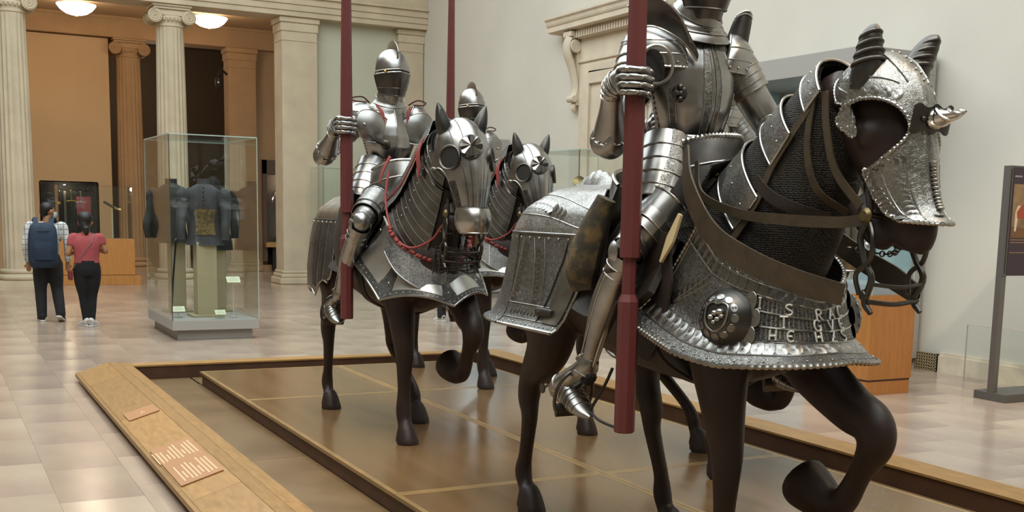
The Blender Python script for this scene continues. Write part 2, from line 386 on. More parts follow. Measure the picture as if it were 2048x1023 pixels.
for x in (-4.2, -1.3, 1.63, 4.60): column(x, 25.08, M_STONE)
# ------------------------------------------------------------------ gallery behind the colonnade
def gallery():
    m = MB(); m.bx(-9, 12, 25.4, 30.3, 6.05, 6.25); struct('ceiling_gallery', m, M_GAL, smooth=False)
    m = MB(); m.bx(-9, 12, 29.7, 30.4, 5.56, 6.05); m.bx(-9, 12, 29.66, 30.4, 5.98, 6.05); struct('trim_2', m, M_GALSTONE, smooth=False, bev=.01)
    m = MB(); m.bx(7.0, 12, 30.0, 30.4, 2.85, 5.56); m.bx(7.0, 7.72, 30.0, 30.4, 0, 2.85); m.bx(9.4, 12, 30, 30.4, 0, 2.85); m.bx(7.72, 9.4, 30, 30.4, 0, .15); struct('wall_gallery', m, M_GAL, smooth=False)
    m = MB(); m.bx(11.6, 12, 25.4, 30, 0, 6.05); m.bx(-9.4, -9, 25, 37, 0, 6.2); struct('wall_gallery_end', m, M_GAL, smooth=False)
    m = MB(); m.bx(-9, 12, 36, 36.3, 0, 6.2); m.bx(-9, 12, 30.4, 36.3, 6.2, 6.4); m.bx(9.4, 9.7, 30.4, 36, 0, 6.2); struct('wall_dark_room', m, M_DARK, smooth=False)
    # ochre partition filling one bay with a sunken vitrine
    m = MB(); x0, x1 = -1.0, 4.05; a0, a1, b0, b1 = 2.44, 3.72, .80, 2.13
    m.bx(x0, a0, 29.9, 30.2, 0, 5.54); m.bx(a1, x1, 29.9, 30.2, 0, 5.54); m.bx(a0, a1, 29.9, 30.2, b1, 5.54); m.bx(a0, a1, 29.9, 30.2, 0, b0)
    struct('wall_partition', m, mat('ochre partition', 'C0A078', .85, var=.05, vscale=.7), smooth=False)
    n = thing('recessed_vitrine', 'dark recessed vitrine with gilt hilts in the ochre partition behind the strolling couple', 'display case', (3.08, 29.9, b0))
    k = MB(); k.bx(-.64, .64, .55, .6, 0, 1.33); k.bx(-.66, -.64, 0, .6, 0, 1.33); k.bx(.64, .66, 0, .6, 0, 1.33); k.bx(-.64, .64, 0, .6, 1.33, 1.35); k.bx(-.64, .64, 0, .6, -.02, 0); obj('box', k, mat('vitrine lining', '2C2B2A', .8), n, False)
    k = MB(); k.bx(-.64, .64, -.005, 0, 0, 1.33); obj('pane', k, M_GLASS, n, False)
    k = MB(); k.bx(-.10, -.05, .3, .34, 0, 1.12); obj('post', k, mat('grey post', '6E675C', .7), n, False)
    k = MB(); k.bx(.20, .52, .4, .46, .28, 1.0); obj('red_panel', k, mat('red felt panel', 'B8545A', .9), n, False)
    for nm, x, z, m_ in (('sword', -.24, .86, M_GILT), ('sword', .06, .88, M_GILT), ('dagger', .27, .86, M_SILVER)):
        s = thing(nm, {-.24: 'short sword with a gilt bell guard in the recessed vitrine', .06: 'cross-hilted sword standing upright beside the grey post in the recessed vitrine', .27: 'small silver dagger before the red panel in the recessed vitrine'}[x], 'sword', (3.08+x, 30.1, b0+z))
        h = MB(); h.tube([(0, 0, 0), (0, 0, .12), (.0 if x > 0 else .03, 0, .24)], .014, 8); h.ball((0 if x > 0 else .03, 0, .25), .022, 10, 6); obj('grip', h, m_, s)
        g = MB()
        if x < 0: g.lathe([(.085, -.06), (.08, -.02), (.03, .01)], seg=16)
        else: g.tube([(-.1, 0, .0), (0, 0, .015), (.1, 0, 0)], .014, 8)
        obj('guard', g, m_, s)
        g = MB(); g.tube([(0, 0, 0), (0, 0, -.45 if x > 0 else -.3)], [(.02, .006), (.014, .004)], 6); obj('blade', g, M_SILVER, s)
    # niche with armour pieces at the right end of the gallery
    n = thing('niche_case', 'brown framed niche case with armour pieces behind the pale stone pier', 'display case', (8.55, 30.0, 0))
    k = MB(); k.bx(-.83, -.72, -.06, .0, .25, 2.85); k.bx(.72, .83, -.06, .0, .25, 2.85); k.bx(-.83, .83, -.06, .0, 2.5, 2.85); obj('frame', k, mat('brown case frame', '5A4636', .6), n, False)
    k = MB(); k.bx(-.72, .72, .45, .5, .4, 2.5); k.bx(-.72, -.70, 0, .5, .4, 2.5); k.bx(.70, .72, 0, .5, .4, 2.5); k.bx(-.7, .7, 0, .5, 2.48, 2.5); obj('lining', k, mat('grey felt', '6B6258', .9), n, False)
    k = MB(); k.bx(-.8, .8, -.25, .45, .62, .74); obj('shelf', k, mat('lit shelf', 'B08C52', .6), n, False)
    k = MB(); k.bx(-.6, .6, -.1, .4, .0, .6); obj('plinth', k, M_BLACK, n, False)
    for q, (x, z) in enumerate(((-.36, 2.0), (-.12, 1.78), (.02, 1.3), (-.3, .82), (.45, 1.9))):
        s = thing('gauntlet', ['upper steel gauntlet on the back of the niche case', 'steel gauntlet pair member in the middle of the niche case', 'lowest dark gauntlet hanging in the niche case', 'small bright steel cup standing on the lit niche shelf', 'steel gauntlet at the far side of the niche case'][q], 'armour', (8.55+x, 30.3, z))
        h = MB(); h.tube([(-.12, 0, -.10), (-.05, -.03, 0), (.06, -.04, .05), (.12, -.02, .0)], [.05, .075, .07, .04], 10, n=10); obj('cuff', h, M_SILVER if q != 2 else M_BRONZE, s)
        h = MB(); h.tube([(-.12, -.02, -.1), (-.15, -.04, -.17), (-.13, -.05, -.23)], [.04, .03, .012], 8, n=6); obj('fingers', h, M_SILVER, s)
    # bowl lamps
    for x, lab in ((3.13, 'glowing white bowl lamp on the gallery ceiling above the ochre partition'), (5.97, 'glowing white bowl lamp partly behind the middle column capital'), (.3, 'glowing white bowl lamp hidden behind the outermost column')):
        b = thing('bowl_lamp', lab, 'lamp', (x, 27.75, 5.70), 'bowl lamps of the gallery')
        k = MB(); k.lathe([(.02, 0), (.12, .005), (.22, .035), (.33, .11), (.40, .20), (.41, .225), (.39, .225)], seg=32); obj('bowl', k, mat('lit glass bowl', 'FFF4E0', .4, emit='FFF0D8', estr=9), b)
        k = MB(); k.lathe([(.03, -.025), (.03, 0), (.01, .01)], seg=12); obj('finial', k, M_BRONZE, b)
        k = MB(); k.lathe([(.02, .22), (.02, .345)], seg=10); obj('stem', k, M_BRONZE, b)
        lamp('bowl_light', 'POINT', (x, 27.75, 5.45), 27, (1, .82, .62), shadow_soft_size=.3)
    lamp('dark_room_fill', 'POINT', (5.2, 33, 5.0), 110, WARM, shadow_soft_size=.3)  # added fill without a fixture, lifts the room behind from black
    lamp('vitrine_light', 'POINT', (3.0, 30.15, 2.0), 6, WARM, shadow_soft_size=.05)
    lamp('niche_light', 'POINT', (8.4, 30.15, 2.4), 8, WARM, shadow_soft_size=.05)
    lamp('partition_light', 'SPOT', (2.6, 26.4, 5.7), 40, (1, .82, .62), (2.9, 29.9, 2.0), spot_size=1.3, spot_blend=.8, shadow_soft_size=.2)
    s = thing('bracket_lantern', 'dark iron bracket lantern on the side of the gallery pilaster', 'lamp', (6.62, 29.8, 4.7))
    k = MB(); k.tube([(.2, 0, .2), (.05, -.05, .3), (-.02, -.08, .15)], .03, 8, n=8); obj('bracket', k, M_BLACK, s)
    k = MB(); k.lathe([(.02, -.2), (.07, -.12), (.09, .05), (.05, .12), (.01, .16)], (-.03, -.08, 0), 10); obj('lantern', k, M_BLACK, s)
    k = MB(); k.ball((-.05, -.15, -.02), .03, 8, 6); obj('bulb', k, M_SILVER, s)
gallery()
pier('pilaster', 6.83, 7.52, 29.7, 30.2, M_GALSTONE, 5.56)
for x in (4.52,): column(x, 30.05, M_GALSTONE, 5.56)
# ------------------------------------------------------------------ doorway on the right wall
def doorway():
    d = bpy.data.objects.new('door_1', None); COL.objects.link(d); d['kind'] = 'structure'; d.location = (WX, 16.6, 0)
    y0, y1, zt = -.65, .65, 3.86
    for nm, w, t in (('casing', .20, .10), ('casing', .34, .06)):
        k = MB()
        k.bx(-t, 0, y1, y1+w, 0, zt+w); k.bx(-t, 0, y0-w, y0, 0, zt+w); k.bx(-t, 0, y0, y1, zt, zt+w)
        obj(nm, k, M_STONE2, d, False, bev=.012)
    k = MB(); k.bx(-.05, 0, y0-.42, y1+.42, 0, zt+.40); obj('casing', k, M_STONE2, d, False, bev=.01)
    k = MB(); k.bx(-.08, 0, y0-.5, y1+.5, zt+.38, zt+.44); k.bx(-.05, 0, y0-.55, y1+.55, zt+.44, zt+.86); obj('frieze', k, M_STONE2, d, False, bev=.01)
    k = MB(); k.bx(-.12, 0, y0-.8, y1+.8, zt+.78, zt+.90); obj('bed_mould', k, M_STONE2, d, False, bev=.01)
    k = MB()
    for i in range(34): yy = y0-.72+i*(1.3+1.44)/33.5; k.bx(-.19, -.12, yy, yy+.048, zt+.79, zt+.89)
    k.bx(-.15, -.12, y0-.76, y1+.76, zt+.89, zt+.93); obj('dentils', k, M_STONE2, d, False)
    prof = [(0, .93), (-.22, .93), (-.30, .945), (-.30, 1.03), (-.315, 1.04), (-.33, 1.07), (-.34, 1.12), (-.37, 1.15), (-.37, 1.18), (0, 1.20)]
    k = MB(); G = [[(x, y, zt+z) for x, z in prof] for y in (y0-1.15, y1+1.15)]; k.grid(np.array(G), cv=True)
    b = len(k.v); k.f.append(tuple(range(len(prof)))); k.f.append(tuple(range(len(prof), 2*len(prof)))[::-1])
    obj('cornice', k, M_STONE2, d, False)
    for s in (-1, 1):
        # scroll console: an S of two volutes joined by a tapering leaf
        yc = s*(.65+.50)
        k = MB()
        P = [(-.05, .84), (-.20, .80), (-.26, .68), (-.24, .52), (-.15, .32), (-.09, .10), (-.08, -.08), (-.13, -.20), (-.17, -.26)]
        k.tube([(x, yc, zt+z) for x, z in P], [(.11, .05), (.11, .06), (.11, .055), (.11, .06), (.105, .065), (.10, .06), (.095, .05), (.09, .04), (.085, .02)], 10, n=30, up=(1, 0, 0))
        k.lathe([(.02, -.13), (.10, -.13), (.115, -.11), (.10, -.09), (.10, .09), (.115, .11), (.10, .13), (.02, .13)], (-.14, yc, zt+.66), 20, axis=(0, 1, 0))
        k.lathe([(.01, -.11), (.055, -.11), (.065, 0), (.055, .11), (.01, .11)], (-.14, yc, zt-.22), 16, axis=(0, 1, 0))
        k.bx(-.26, 0, yc-.14, yc+.14, zt+.82, zt+.90)
        k.box((-.05, yc, zt+.25), (.10, .17, 1.15))
        k.tube([(-.08, yc, zt-.3), (-.10, yc, zt-.38), (-.05, yc, zt-.46)], [(.06, .05), (.05, .05), (.015, .02)], 8, n=8)
        obj('console', k, M_STONE2, d)
    k = MB(); k.bx(.70, .76, y0-.6, y1+1.0, 0, zt+.4); obj('door_leaf', k, mat('darkened door', '54493A', .75), d, False)  # beige leaf coloured dark to imitate the dimness of the opening
    k = MB(); k.bx(0.02, .70, y0-.05, y0, 0, zt); k.bx(0.02, .70, y1, y1+.05, 0, zt); k.bx(.02, .70, y0, y1, zt, zt+.05); obj('jamb', k, M_STONE2, d, False)
    for yy in (-.33, .33):
        for z0, z1 in ((.25, 1.2), (1.4, 3.5)):
            k = MB(); k.bx(.68, .70, yy-.24, yy+.24, z0, z1); obj('door_panel', k, MATS['darkened door'], d, False, bev=.008)
doorway()
# ------------------------------------------------------------------ display platform
PD = .142
def platform():
    t = thing('display_platform', 'low brown wooden platform with sloping oak kerb under the armoured horses', 'platform', (2.2, 0, 0))
    X = lambda x: x-2.2
    k = MB(); k.bx(X(2.22), X(4.9), 1.5, 10.9, 0, PD-.022); obj('riser', k, M_RISER, t, False)
    rows = [10.92, 9.17, 5.80, 2.43, 1.5]
    for a, b in zip(rows, rows[1:]):
        for x0, x1 in ((2.2, 3.54), (3.54, 4.92)):
            g = .002; s = .034
            k = MB(); k.bx(X(x0+s), X(x1-s), b+s, a-s, PD-.022, PD); obj('deck_panel', k, M_DECK, t, False)
            k = MB()
            k.bx(X(x0+g), X(x0+s), b+g, a-g, PD-.022, PD+.0006); k.bx(X(x1-s), X(x1-g), b+g, a-g, PD-.022, PD+.0006)
            k.bx(X(x0+s), X(x1-s), a-s, a-g, PD-.022, PD+.0006); k.bx(X(x0+s), X(x1-s), b+g, b+s, PD-.022, PD+.0006)
            obj('inlay_strip', k, M_STRIP, t, False)
    # sunken panels round the deck
    ys = [11.4, 9.25, 7.5, 5.75, 4.0, 1.3]
    for a, b in zip(ys, ys[1:]):
        for x0, x1 in ((1.682, 2.215), (4.905, 5.345)):
            k = MB(); k.bx(X(x0+.002), X(x1), b+.002, a-.002, 0.002, .018); obj('floor_panel', k, M_MOAT, t, False)
    k = MB(); k.bx(X(2.2), X(4.92), 10.92, 11.4, .002, .018); obj('floor_panel', k, M_MOAT, t, False)
    # kerb with a broad sloping lectern face on the left: section in x,z
    sec = [('facing', [(1.19, .045), (1.19, .078), (1.212, .086), (1.212, .045)]), ('slope_board', [(1.214, .045), (1.214, .0865), (1.485, .171), (1.485, .045)]),
           ('top_board', [(1.487, .045), (1.487, .172), (1.585, .164), (1.585, .045)]), ('edge_board', [(1.587, .0), (1.587, .164), (1.68, .155), (1.68, 0)])]
    cuts = {'facing': [1.3, 6.56, 11.60], 'slope_board': [1.3, 3.9, 6.3, 8.9, 10.7, 11.60], 'top_board': [1.3, 5.0, 9.32, 11.60], 'edge_board': [1.3, 5.8, 9.34, 11.60]}
    for nm, pr in sec:
        ys = cuts[nm]
        for a, b in zip(ys, ys[1:]):
            k = MB(); G = np.array([[(X(x), y, z) for x, z in pr] for y in (a+.0015, b-.0015)]); k.grid(G, cv=True)
            k.f.append((0, 1, 2, 3)); k.f.append((7, 6, 5, 4)); obj(nm, k, M_OAK, t, False)
    k = MB(); k.bx(X(1.40), X(1.585), 1.4, 11.4, .0, .044); obj('plinth', k, M_BLACK, t, False)
    for a, b in ((1.682, 3.6), (3.6, 5.60)):
        k = MB(); k.bx(X(a+.001), X(b-.001), 11.40, 11.60, .14, .155); obj('top_board', k, M_OAKX, t, False)
    k = MB(); k.bx(X(1.682), X(5.58), 11.41, 11.59, 0, .14); obj('riser', k, M_RISER, t, False)
    for a, b in ((1.3, 4.1), (4.1, 6.9), (6.9, 9.4), (9.4, 11.4)):
        k = MB(); k.bx(X(5.34), X(5.60), a+.001, b-.001, .14, .155); obj('top_board', k, M_OAK, t, False)
    k = MB(); k.bx(X(5.35), X(5.59), 1.3, 11.41, 0, .14); obj('riser', k, M_RISER, t, False)
platform()
def slope_label(y0, y1, x0, x1, name, label, lines):
    """printed plate lying on the sloping kerb board"""
    zc = lambda x: .0865+(x-1.214)*(.0845/.271)
    t = thing(name, label, 'label', ((x0+x1)/2, (y0+y1)/2, 0)); cx, cy = (x0+x1)/2, (y0+y1)/2
    def slab(k, xa, xb, ya, yb, lift, th):
        G = [[(xa-cx, ya-cy, zc(xa)+lift), (xb-cx, ya-cy, zc(xb)+lift)], [(xa-cx, yb-cy, zc(xa)+lift), (xb-cx, yb-cy, zc(xb)+lift)]]
        k.plate(G, th, 1)
    k = MB(); slab(k, x0, x1, y0, y1, .006, .006); obj('plate', k, mat('copper brown label', 'A8784F', .4), t, False)
    k = MB()
    for (xa, ya, yb) in lines: slab(k, xa, xa+.008, ya, yb, .0098, .0008)
    o = obj('text_lines', k, mat('pale label print', 'E0B48A', .6), t, False, kind='stuff')
rr = random.Random(3)
L1 = []
for i in range(11):
    x = 1.445-i*.0225
    for c, (a, b) in enumerate(((7.22, 7.62), (6.68, 7.12))):
        q = rr.uniform(0, .1) if i not in (3, 7) else .2
        if c == 1 and i > 8: continue
        L1.append((x-.01, a+q*.3, b-q))
# plates lie slightly askew in the photograph: near edge closer on the low side
slope_label(6.63, 7.67, 1.222, 1.462, 'text_plate', 'large copper brown label plate with two blocks of pale print on the kerb', [(x, max(6.66, a), min(7.64, b)) for x, a, b in L1])
slope_label(8.76, 9.05, 1.255, 1.47, 'caption_plate', 'small narrow copper brown label plate on the kerb beyond the large one', [(1.36, 8.86, 8.92), (1.375, 8.87, 8.90)])
# ------------------------------------------------------------------ horse armour materials
M_HORSE = mat('dark brown horse mannequin', '2A1D18', .5, var=.2, vscale=5, bump=.3, bscale=30, spec=.35)
M_STEEL = mat('bright steel', '989692', .32, metal=1, var=.22, vscale=9, rvar=.09, bump=.06, bscale=14)
M_STEELP = mat('polished steel', 'A8A59F', .27, metal=1, var=.15, vscale=12, rvar=.08)
M_STEELD = mat('dark steel', '55524E', .38, metal=1, var=.25, vscale=9, rvar=.1, bump=.1, bscale=18)
M_ETCH = etched('etched steel', '92918D', '5E5C58', .36, 52, .45)
M_ETCHD = etched('dark etched steel', '686662', '33312F', .42, 56, .5)
M_ETCHF = etched('fine etched steel', 'AFADA8', '85827C', .29, 44, .35)
M_MAIL = mailmat('mail', '3B3834')
M_LEATHER = mat('olive brown leather', '3E3220', .6, var=.25, vscale=14, bump=.3, bscale=80)
M_LEATHERD = mat('dark leather', '2A2019', .6, var=.25, vscale=12, bump=.3, bscale=70)
M_RED = mat('red silk', '8A3A34', .7, var=.2, vscale=30)
M_REDD = mat('dark red velvet', '4A1F22', .85, var=.2, vscale=20)
M_SUEDE = mat('mottled suede', '3A3326', .9, var=.4, vscale=18, bump=.8, bscale=50, col2='7A6236', contrast=(.45, .8))
M_CREAM = mat('cream lining', 'C9B58A', .8)
M_BRASS = mat('old brass', '9A8A5A', .3, metal=1)
def T(P): P = np.asarray(P, float); return np.stack([P[..., 0], -P[..., 1], P[..., 2]], -1)
class Patch:
    """a sheet of armour: f(s, v) -> (X, F, Z) in horse space"""
    def __init__(s, f, s0=-1, s1=1, v0=0, v1=1):
        s.f = f; s.r = (s0, s1, v0, v1); s.sg = 1
        G = s.grid(13, 9); s.sg = 1 if np.sum(gnorm(G)*(G-G.reshape(-1, 3).mean(0))) > 0 else -1   # outward side
    def at(s, a, b): return T(s.f(a, b))
    def grid(s, nu, nv, r=None, off=0):
        s0, s1, v0, v1 = r or s.r
        G = np.array([[s.at(a, b) for b in np.linspace(v0, v1, nv)] for a in np.linspace(s0, s1, nu)])
        if off: G = G+gnorm(G)*s.sg*abs(off)
        return G
    def frame(s, a, b):
        e = 2e-3; p = s.at(a, b); du = s.at(a+e, b)-s.at(a-e, b); dv = s.at(a, min(1, b+e))-s.at(a, max(0, b-e))
        du /= np.linalg.norm(du)+1e-12; n = np.cross(du, dv); n /= np.linalg.norm(n)+1e-12
        return p, du, n*s.sg
def scale_mesh(m):
    mb = MB(); G = []
    for r, h in ((1, 0), (.93, .16), (.75, .22), (.4, .26), (.01, .27)):
        G.append([(r*math.cos(a)-.0, r*math.sin(a)*1.0, h*(1+.5*math.cos(a))) for a in np.linspace(0, 2*PI, 14, endpoint=False)])
    mb.grid(np.array(G), cv=True, flip=False); return mesh_of('embossed_scale', mb, m)
def sub(parent, name, me, mtx):
    o = bpy.data.objects.new(name, me); COL.objects.link(o); o.parent = parent; o.matrix_local = mtx; return o
def frame_mtx(p, x, n, sc, off=0):
    n = V(n).normalized(); x = V(x); x = (x-n*x.dot(n)).normalized(); y = n.cross(x)
    sx, sy, sz = (sc, sc, sc) if np.isscalar(sc) else sc
    p = V(p)+n*off
    return Matrix(((x.x*sx, y.x*sy, n.x*sz, p.x), (x.y*sx, y.y*sy, n.y*sz, p.y), (x.z*sx, y.z*sy, n.z*sz, p.z), (0, 0, 0, 1)))
def scales(patch, path, r, parent, me, out=1, n=None, aspect=1.15):
    """row of overlapping embossed scales along path [(s, v), ...]"""
    P = cr(np.array(path, float), 200); pts = np.array([patch.at(a, b) for a, b in P])
    L = np.concatenate([[0], np.cumsum(np.linalg.norm(np.diff(pts, axis=0), axis=1))])
    k = n or max(2, int(L[-1]/(r*1.35)))
    for q in range(k):
        d = L[-1]*(q+.5)/k; i = min(int(np.searchsorted(L, d)), 198)
        p, _, nn = patch.frame(*P[i]); sub(parent, 'embossed_scale', me, frame_mtx(p, pts[i+1]-pts[i], nn, (r*.85, r*aspect, r*.5), .001))
def rivets(patch, path, n, r, parent, mt, out=1, name='rivets'):
    P = cr(np.array(path, float), n); mb = MB()
    for a, b in P:
        p, _, nn = patch.frame(a, b); c = p+nn*.003; mb.ball(c, r, 8, 5)
    obj(name, mb, mt, parent, kind='stuff')
def edge(patch, path, r, parent, mt, n=120, rope=0, name='rolled_edge', out=1, off=0):
    P = cr(np.array(path, float), n); pts = []
    for a, b in P:
        p, _, nn = patch.frame(a, b); pts.append(p+nn*off)
    rad = [r*(1+.28*math.sin(i*2.1)) if rope else r for i in range(n)]
    mb = MB(); mb.tube(pts, rad, 7); return obj(name, mb, mt, parent)
def ribbon(name, P, wdt, mt, parent, wdir=None, th=.004, n=40, tw=None):
    """flat strap through points; wdir: width direction(s)"""
    P = cr(T(P), n); W = cr(T(wdir if np.ndim(wdir) == 2 else [wdir, wdir]), n)
    Tn = np.gradient(P, axis=0); W = W-Tn*(np.sum(W*Tn, 1)/np.sum(Tn*Tn, 1))[:, None]; W /= np.linalg.norm(W, axis=1)[:, None]
    wd = np.interp(np.linspace(0, 1, n), np.linspace(0, 1, len(wdt)), wdt) if np.iterable(wdt) else np.full(n, wdt)
    G = np.stack([P-W*wd[:, None]/2, P-W*wd[:, None]/6, P+W*wd[:, None]/6, P+W*wd[:, None]/2], 1)
    mb = MB(); mb.plate(G, th); return obj(name, mb, mt, parent)
def pipe(name, P, r, mt, parent, seg=8, n=30, **k):
    mb = MB(); mb.tube(T(P), r, seg, n=n, **k); return obj(name, mb, mt, parent)
def Ucurve(s, w, Fe, Fc, Fx, brk=.6):
    t = abs(s); g = 1 if s > 0 else -1
    if t > brk: return g*w, lerp(Fc, Fe, (t-brk)/(1-brk))
    a = (1-t/brk)*PI/2
    return g*w*math.cos(a), Fc+(Fx-Fc)*math.sin(a)
# ------------------------------------------------------------------ the horse itself
def horse_body(parent, o):
    hf, hz = o['head']; sh = o['sh']
    m = MB()
    def tb(P, r, up=(0, 0, 1), seg=18, n=None): m.tube(T(P), r, seg, n=n or len(P)*5, up=T(up))
    tb([(0, -1.06, 1.25), (0, -.95, 1.25), (0, -.68, 1.27), (0, -.3, 1.22), (0, .1, 1.16), (0, .45, 1.16), (0, .75, 1.19), (0, .95, 1.2), (0, 1.05, 1.2)],
       [(.08, .10), (.21, .23), (.27, .29), (.295, .31), (.30, .31), (.28, .315), (.25, .29), (.18, .22), (.07, .09)])
    tb([(0, .60, 1.32), (0, .82+hf*.3, 1.50+hz*.3), (0, .99+hf*.6, 1.72+hz*.6), (0, 1.13+hf*.9, 1.90+hz), (0, 1.25+hf, 1.985+hz)],
       [(.19, .34), (.145, .29), (.115, .235), (.10, .175), (.09, .13)], up=(0, -.72, .7))
    H = lambda P: [(x, f+hf-sh*(2.0-z), z+hz) for x, f, z in P]
    tb(H([(0, 1.22, 1.99), (0, 1.32, 1.94), (0, 1.40, 1.84), (0, 1.46, 1.71), (0, 1.515, 1.60), (0, 1.545, 1.53), (0, 1.555, 1.48), (0, 1.55, 1.455)]),
       [(.08, .09), (.112, .14), (.108, .155), (.085, .125), (.072, .108), (.072, .105), (.06, .085), (.035, .045)], up=(0, .87, .5))
    for s in (-1, 1):
        m.ball(T(H([(s*.10, 1.42, 1.84)])[0]), (.03, .045, .05))
        tb(H([(s*.045, 1.33, 1.62), (s*.05, 1.42, 1.52), (s*.04, 1.49, 1.47)]), [.045, .045, .03])
    def leg(P, r): tb(P, r, up=(0, 1, .01), seg=14, n=len(P)*6)
    def hoof(x, f, z, d, k=1, sole=None):
        """d: direction the leg arrives from (unit-ish), toe forward"""
        m.tube(T([(x, f-.02, z+.13), (x, f, z+.085), (x, f+.015, z+.01), (x, f+.015, z)]), [(.045*k, .05*k), (.062*k, .07*k), (.08*k, .092*k), (.08*k, .092*k)], 16, n=8, up=T((0, 1, 0)))
    # right hind, left hind
    RH, LH = o['RH'], o['LH']
    for (hx, hof, hk), sg in ((RH, -1), (LH, 1)):
        x = sg*.20; fo = hof; hk_f = hk
        leg([(x*.8, -.72, 1.28), (x, -.62, 1.12), (x*1.02, lerp(-.52, hk_f, .35), .90), (x*1.03, lerp(-.6, hk_f, .82), .72), (x*1.03, hk_f, .60), (x*1.03, hk_f+.015, .50), (x*1.03, lerp(hk_f, fo-.06, .75), .30), (x*1.03, fo-.075, .20), (x*1.03, fo-.04, .12), (x*1.03, fo, .06)],
            [(.17, .26), (.15, .22), (.105, .155), (.065, .085), (.055, .072), (.043, .05), (.037, .042), (.046, .052), (.04, .045), (.05, .055)])
        hoof(x*1.03, fo, 0, 0)
    # planted right fore
    fo = o['RF']
    leg([(-.17, .68, 1.22), (-.17, fo-.10, .98), (-.165, fo-.07, .80), (-.16, fo-.04, .62), (-.16, fo-.035, .55), (-.16, fo-.04, .36), (-.16, fo-.045, .21), (-.16, fo-.02, .12), (-.16, fo, .06)],
        [(.13, .20), (.105, .15), (.085, .105), (.066, .075), (.058, .064), (.044, .048), (.053, .058), (.046, .05), (.05, .055)])
    hoof(-.16, fo, 0, 0)
    # raised left fore
    kx, kz = o['LFknee']
    leg([(.17, .72, 1.22), (.175, .86, 1.0), (.18, lerp(.88, kx, .6), lerp(.96, kz, .6)), (.18, kx-.02, kz+.03), (.18, kx, kz-.05), (.18, kx-.07, kz-.17), (.18, kx-.14, kz-.29), (.18, kx-.19, kz-.33), (.18, kx-.26, kz-.32)],
        [(.13, .18), (.10, .13), (.085, .10), (.075, .085), (.07, .075), (.047, .05), (.052, .056), (.05, .055), (.055, .06)])
    m.tube(T([(.18, kx-.20, kz-.33), (.18, kx-.27, kz-.315), (.18, kx-.385, kz-.275), (.18, kx-.42, kz-.255)]), [(.058, .062), (.08, .09), (.098, .115), (.075, .085)], 16, n=10, up=T((0, .5, 1)))
    return fuse('body', m, M_HORSE, parent, .0135, 8)
# ------------------------------------------------------------------ shared tack
def neck_ring(o, t, th, k=1.0, add=0):
    """point on the neck surface: t 0 base .. 1 poll, th angle from the crest"""
    hf, hz = o['head']
    c = cr([(.66, 1.40), (.84+hf*.3, 1.54+hz*.3), (1.0+hf*.6, 1.73+hz*.6), (1.13+hf*.9, 1.89+hz), (1.22+hf, 1.985+hz)], 61)[int(round(t*60))]
    h = interp(t, (0, .25, .5, .75, 1), (.36, .315, .26, .20, .15))*k+add; w = interp(t, (0, .25, .5, .75, 1), (.215, .17, .135, .118, .11))*k+add
    d = np.array((-.72, .70)) if t < .7 else np.array((-.6, .8))
    d = d/np.linalg.norm(d)
    return np.array((w*math.sin(th), c[0]+d[0]*h*math.cos(th), c[1]+d[1]*h*math.cos(th)))
def ring_patch(o, t0, t1, a0, a1, add0, add1):
    def f(s, v):
        t = lerp(t0, t1, v); return neck_ring(o, max(0, min(1, t)), lerp(a0, a1, (s+1)/2), 1, lerp(add0, add1, v))
    return Patch(f)
def saddle(parent, o):
    f0 = o['saddle']
    mb = MB()
    G = []
    for f in np.linspace(-.20, .42, 12):
        row = []
        for a in np.linspace(-1, 1, 21):
            z = 1.56+.10*((f+.02)/.36)**2 - (abs(a)**1.6)*.46; row.append(T((a*(.345+.05*abs(a)), f+f0+.1*abs(a), z)))
        G.append(row)
    mb.plate(np.array(G), .03, 1); obj('saddle_seat', mb, M_LEATHERD, parent)
    # steel of the front arch: broad plate standing before the rider with a curled rim
    def fr(s, v):
        ang = s*1.25; w = lerp(.20, .34, v**.8); top = 1.885-.10*abs(s)**3; bot = lerp(1.52, 1.36, abs(s)**1.4)
        return np.array((w*math.sin(ang)/math.sin(1.25)*(.92+.08*abs(s)), f0+.45+.05*math.cos(ang)-.30*abs(s)**2.2+.05*v-.03*(1-v)**3, lerp(top, bot, v)))
    p = Patch(fr); mb = MB(); mb.plate(p.grid(33, 12), .006, 1); pl = obj('saddle_steel', mb, M_STEELD if o['kind'] == 1 else M_STEEL, parent)
    edge(p, [(-1, 0), (-.5, 0), (0, 0), (.5, 0), (1, 0)], .011, pl, M_STEELP, rope=o['kind'] == 1)
    edge(p, [(-1, .28), (0, .28), (1, .28)], .005, pl, M_STEELP, name='raised_band', off=.003)
    edge(p, [(-1, 0), (-1, .5), (-1, 1)], .007, pl, M_STEELP); edge(p, [(1, 0), (1, .5), (1, 1)], .007, pl, M_STEELP)
    mb = MB()
    for s in (-.75, -.25, .25, .75): q, _, nn = p.frame(s, .42); mb.ball(q+nn*.004, .013, 10, 6)
    obj('rivets', mb, M_BRASS, pl, kind='stuff')
    def bk(s, v):
        ang = s*1.35; w = lerp(.20, .31, v); return np.array((w*math.sin(ang), f0-.15-.07*math.cos(ang)+.14*abs(s)**2-.05*(1-v), lerp(1.76-.08*abs(s)**2, 1.50, v)))
    p = Patch(bk); mb = MB(); mb.plate(p.grid(27, 8), .006, 1); c = obj('cantle_steel', mb, M_STEELD, parent)
    edge(p, [(-1, 0), (0, 0), (1, 0)], .01, c, M_STEELP)
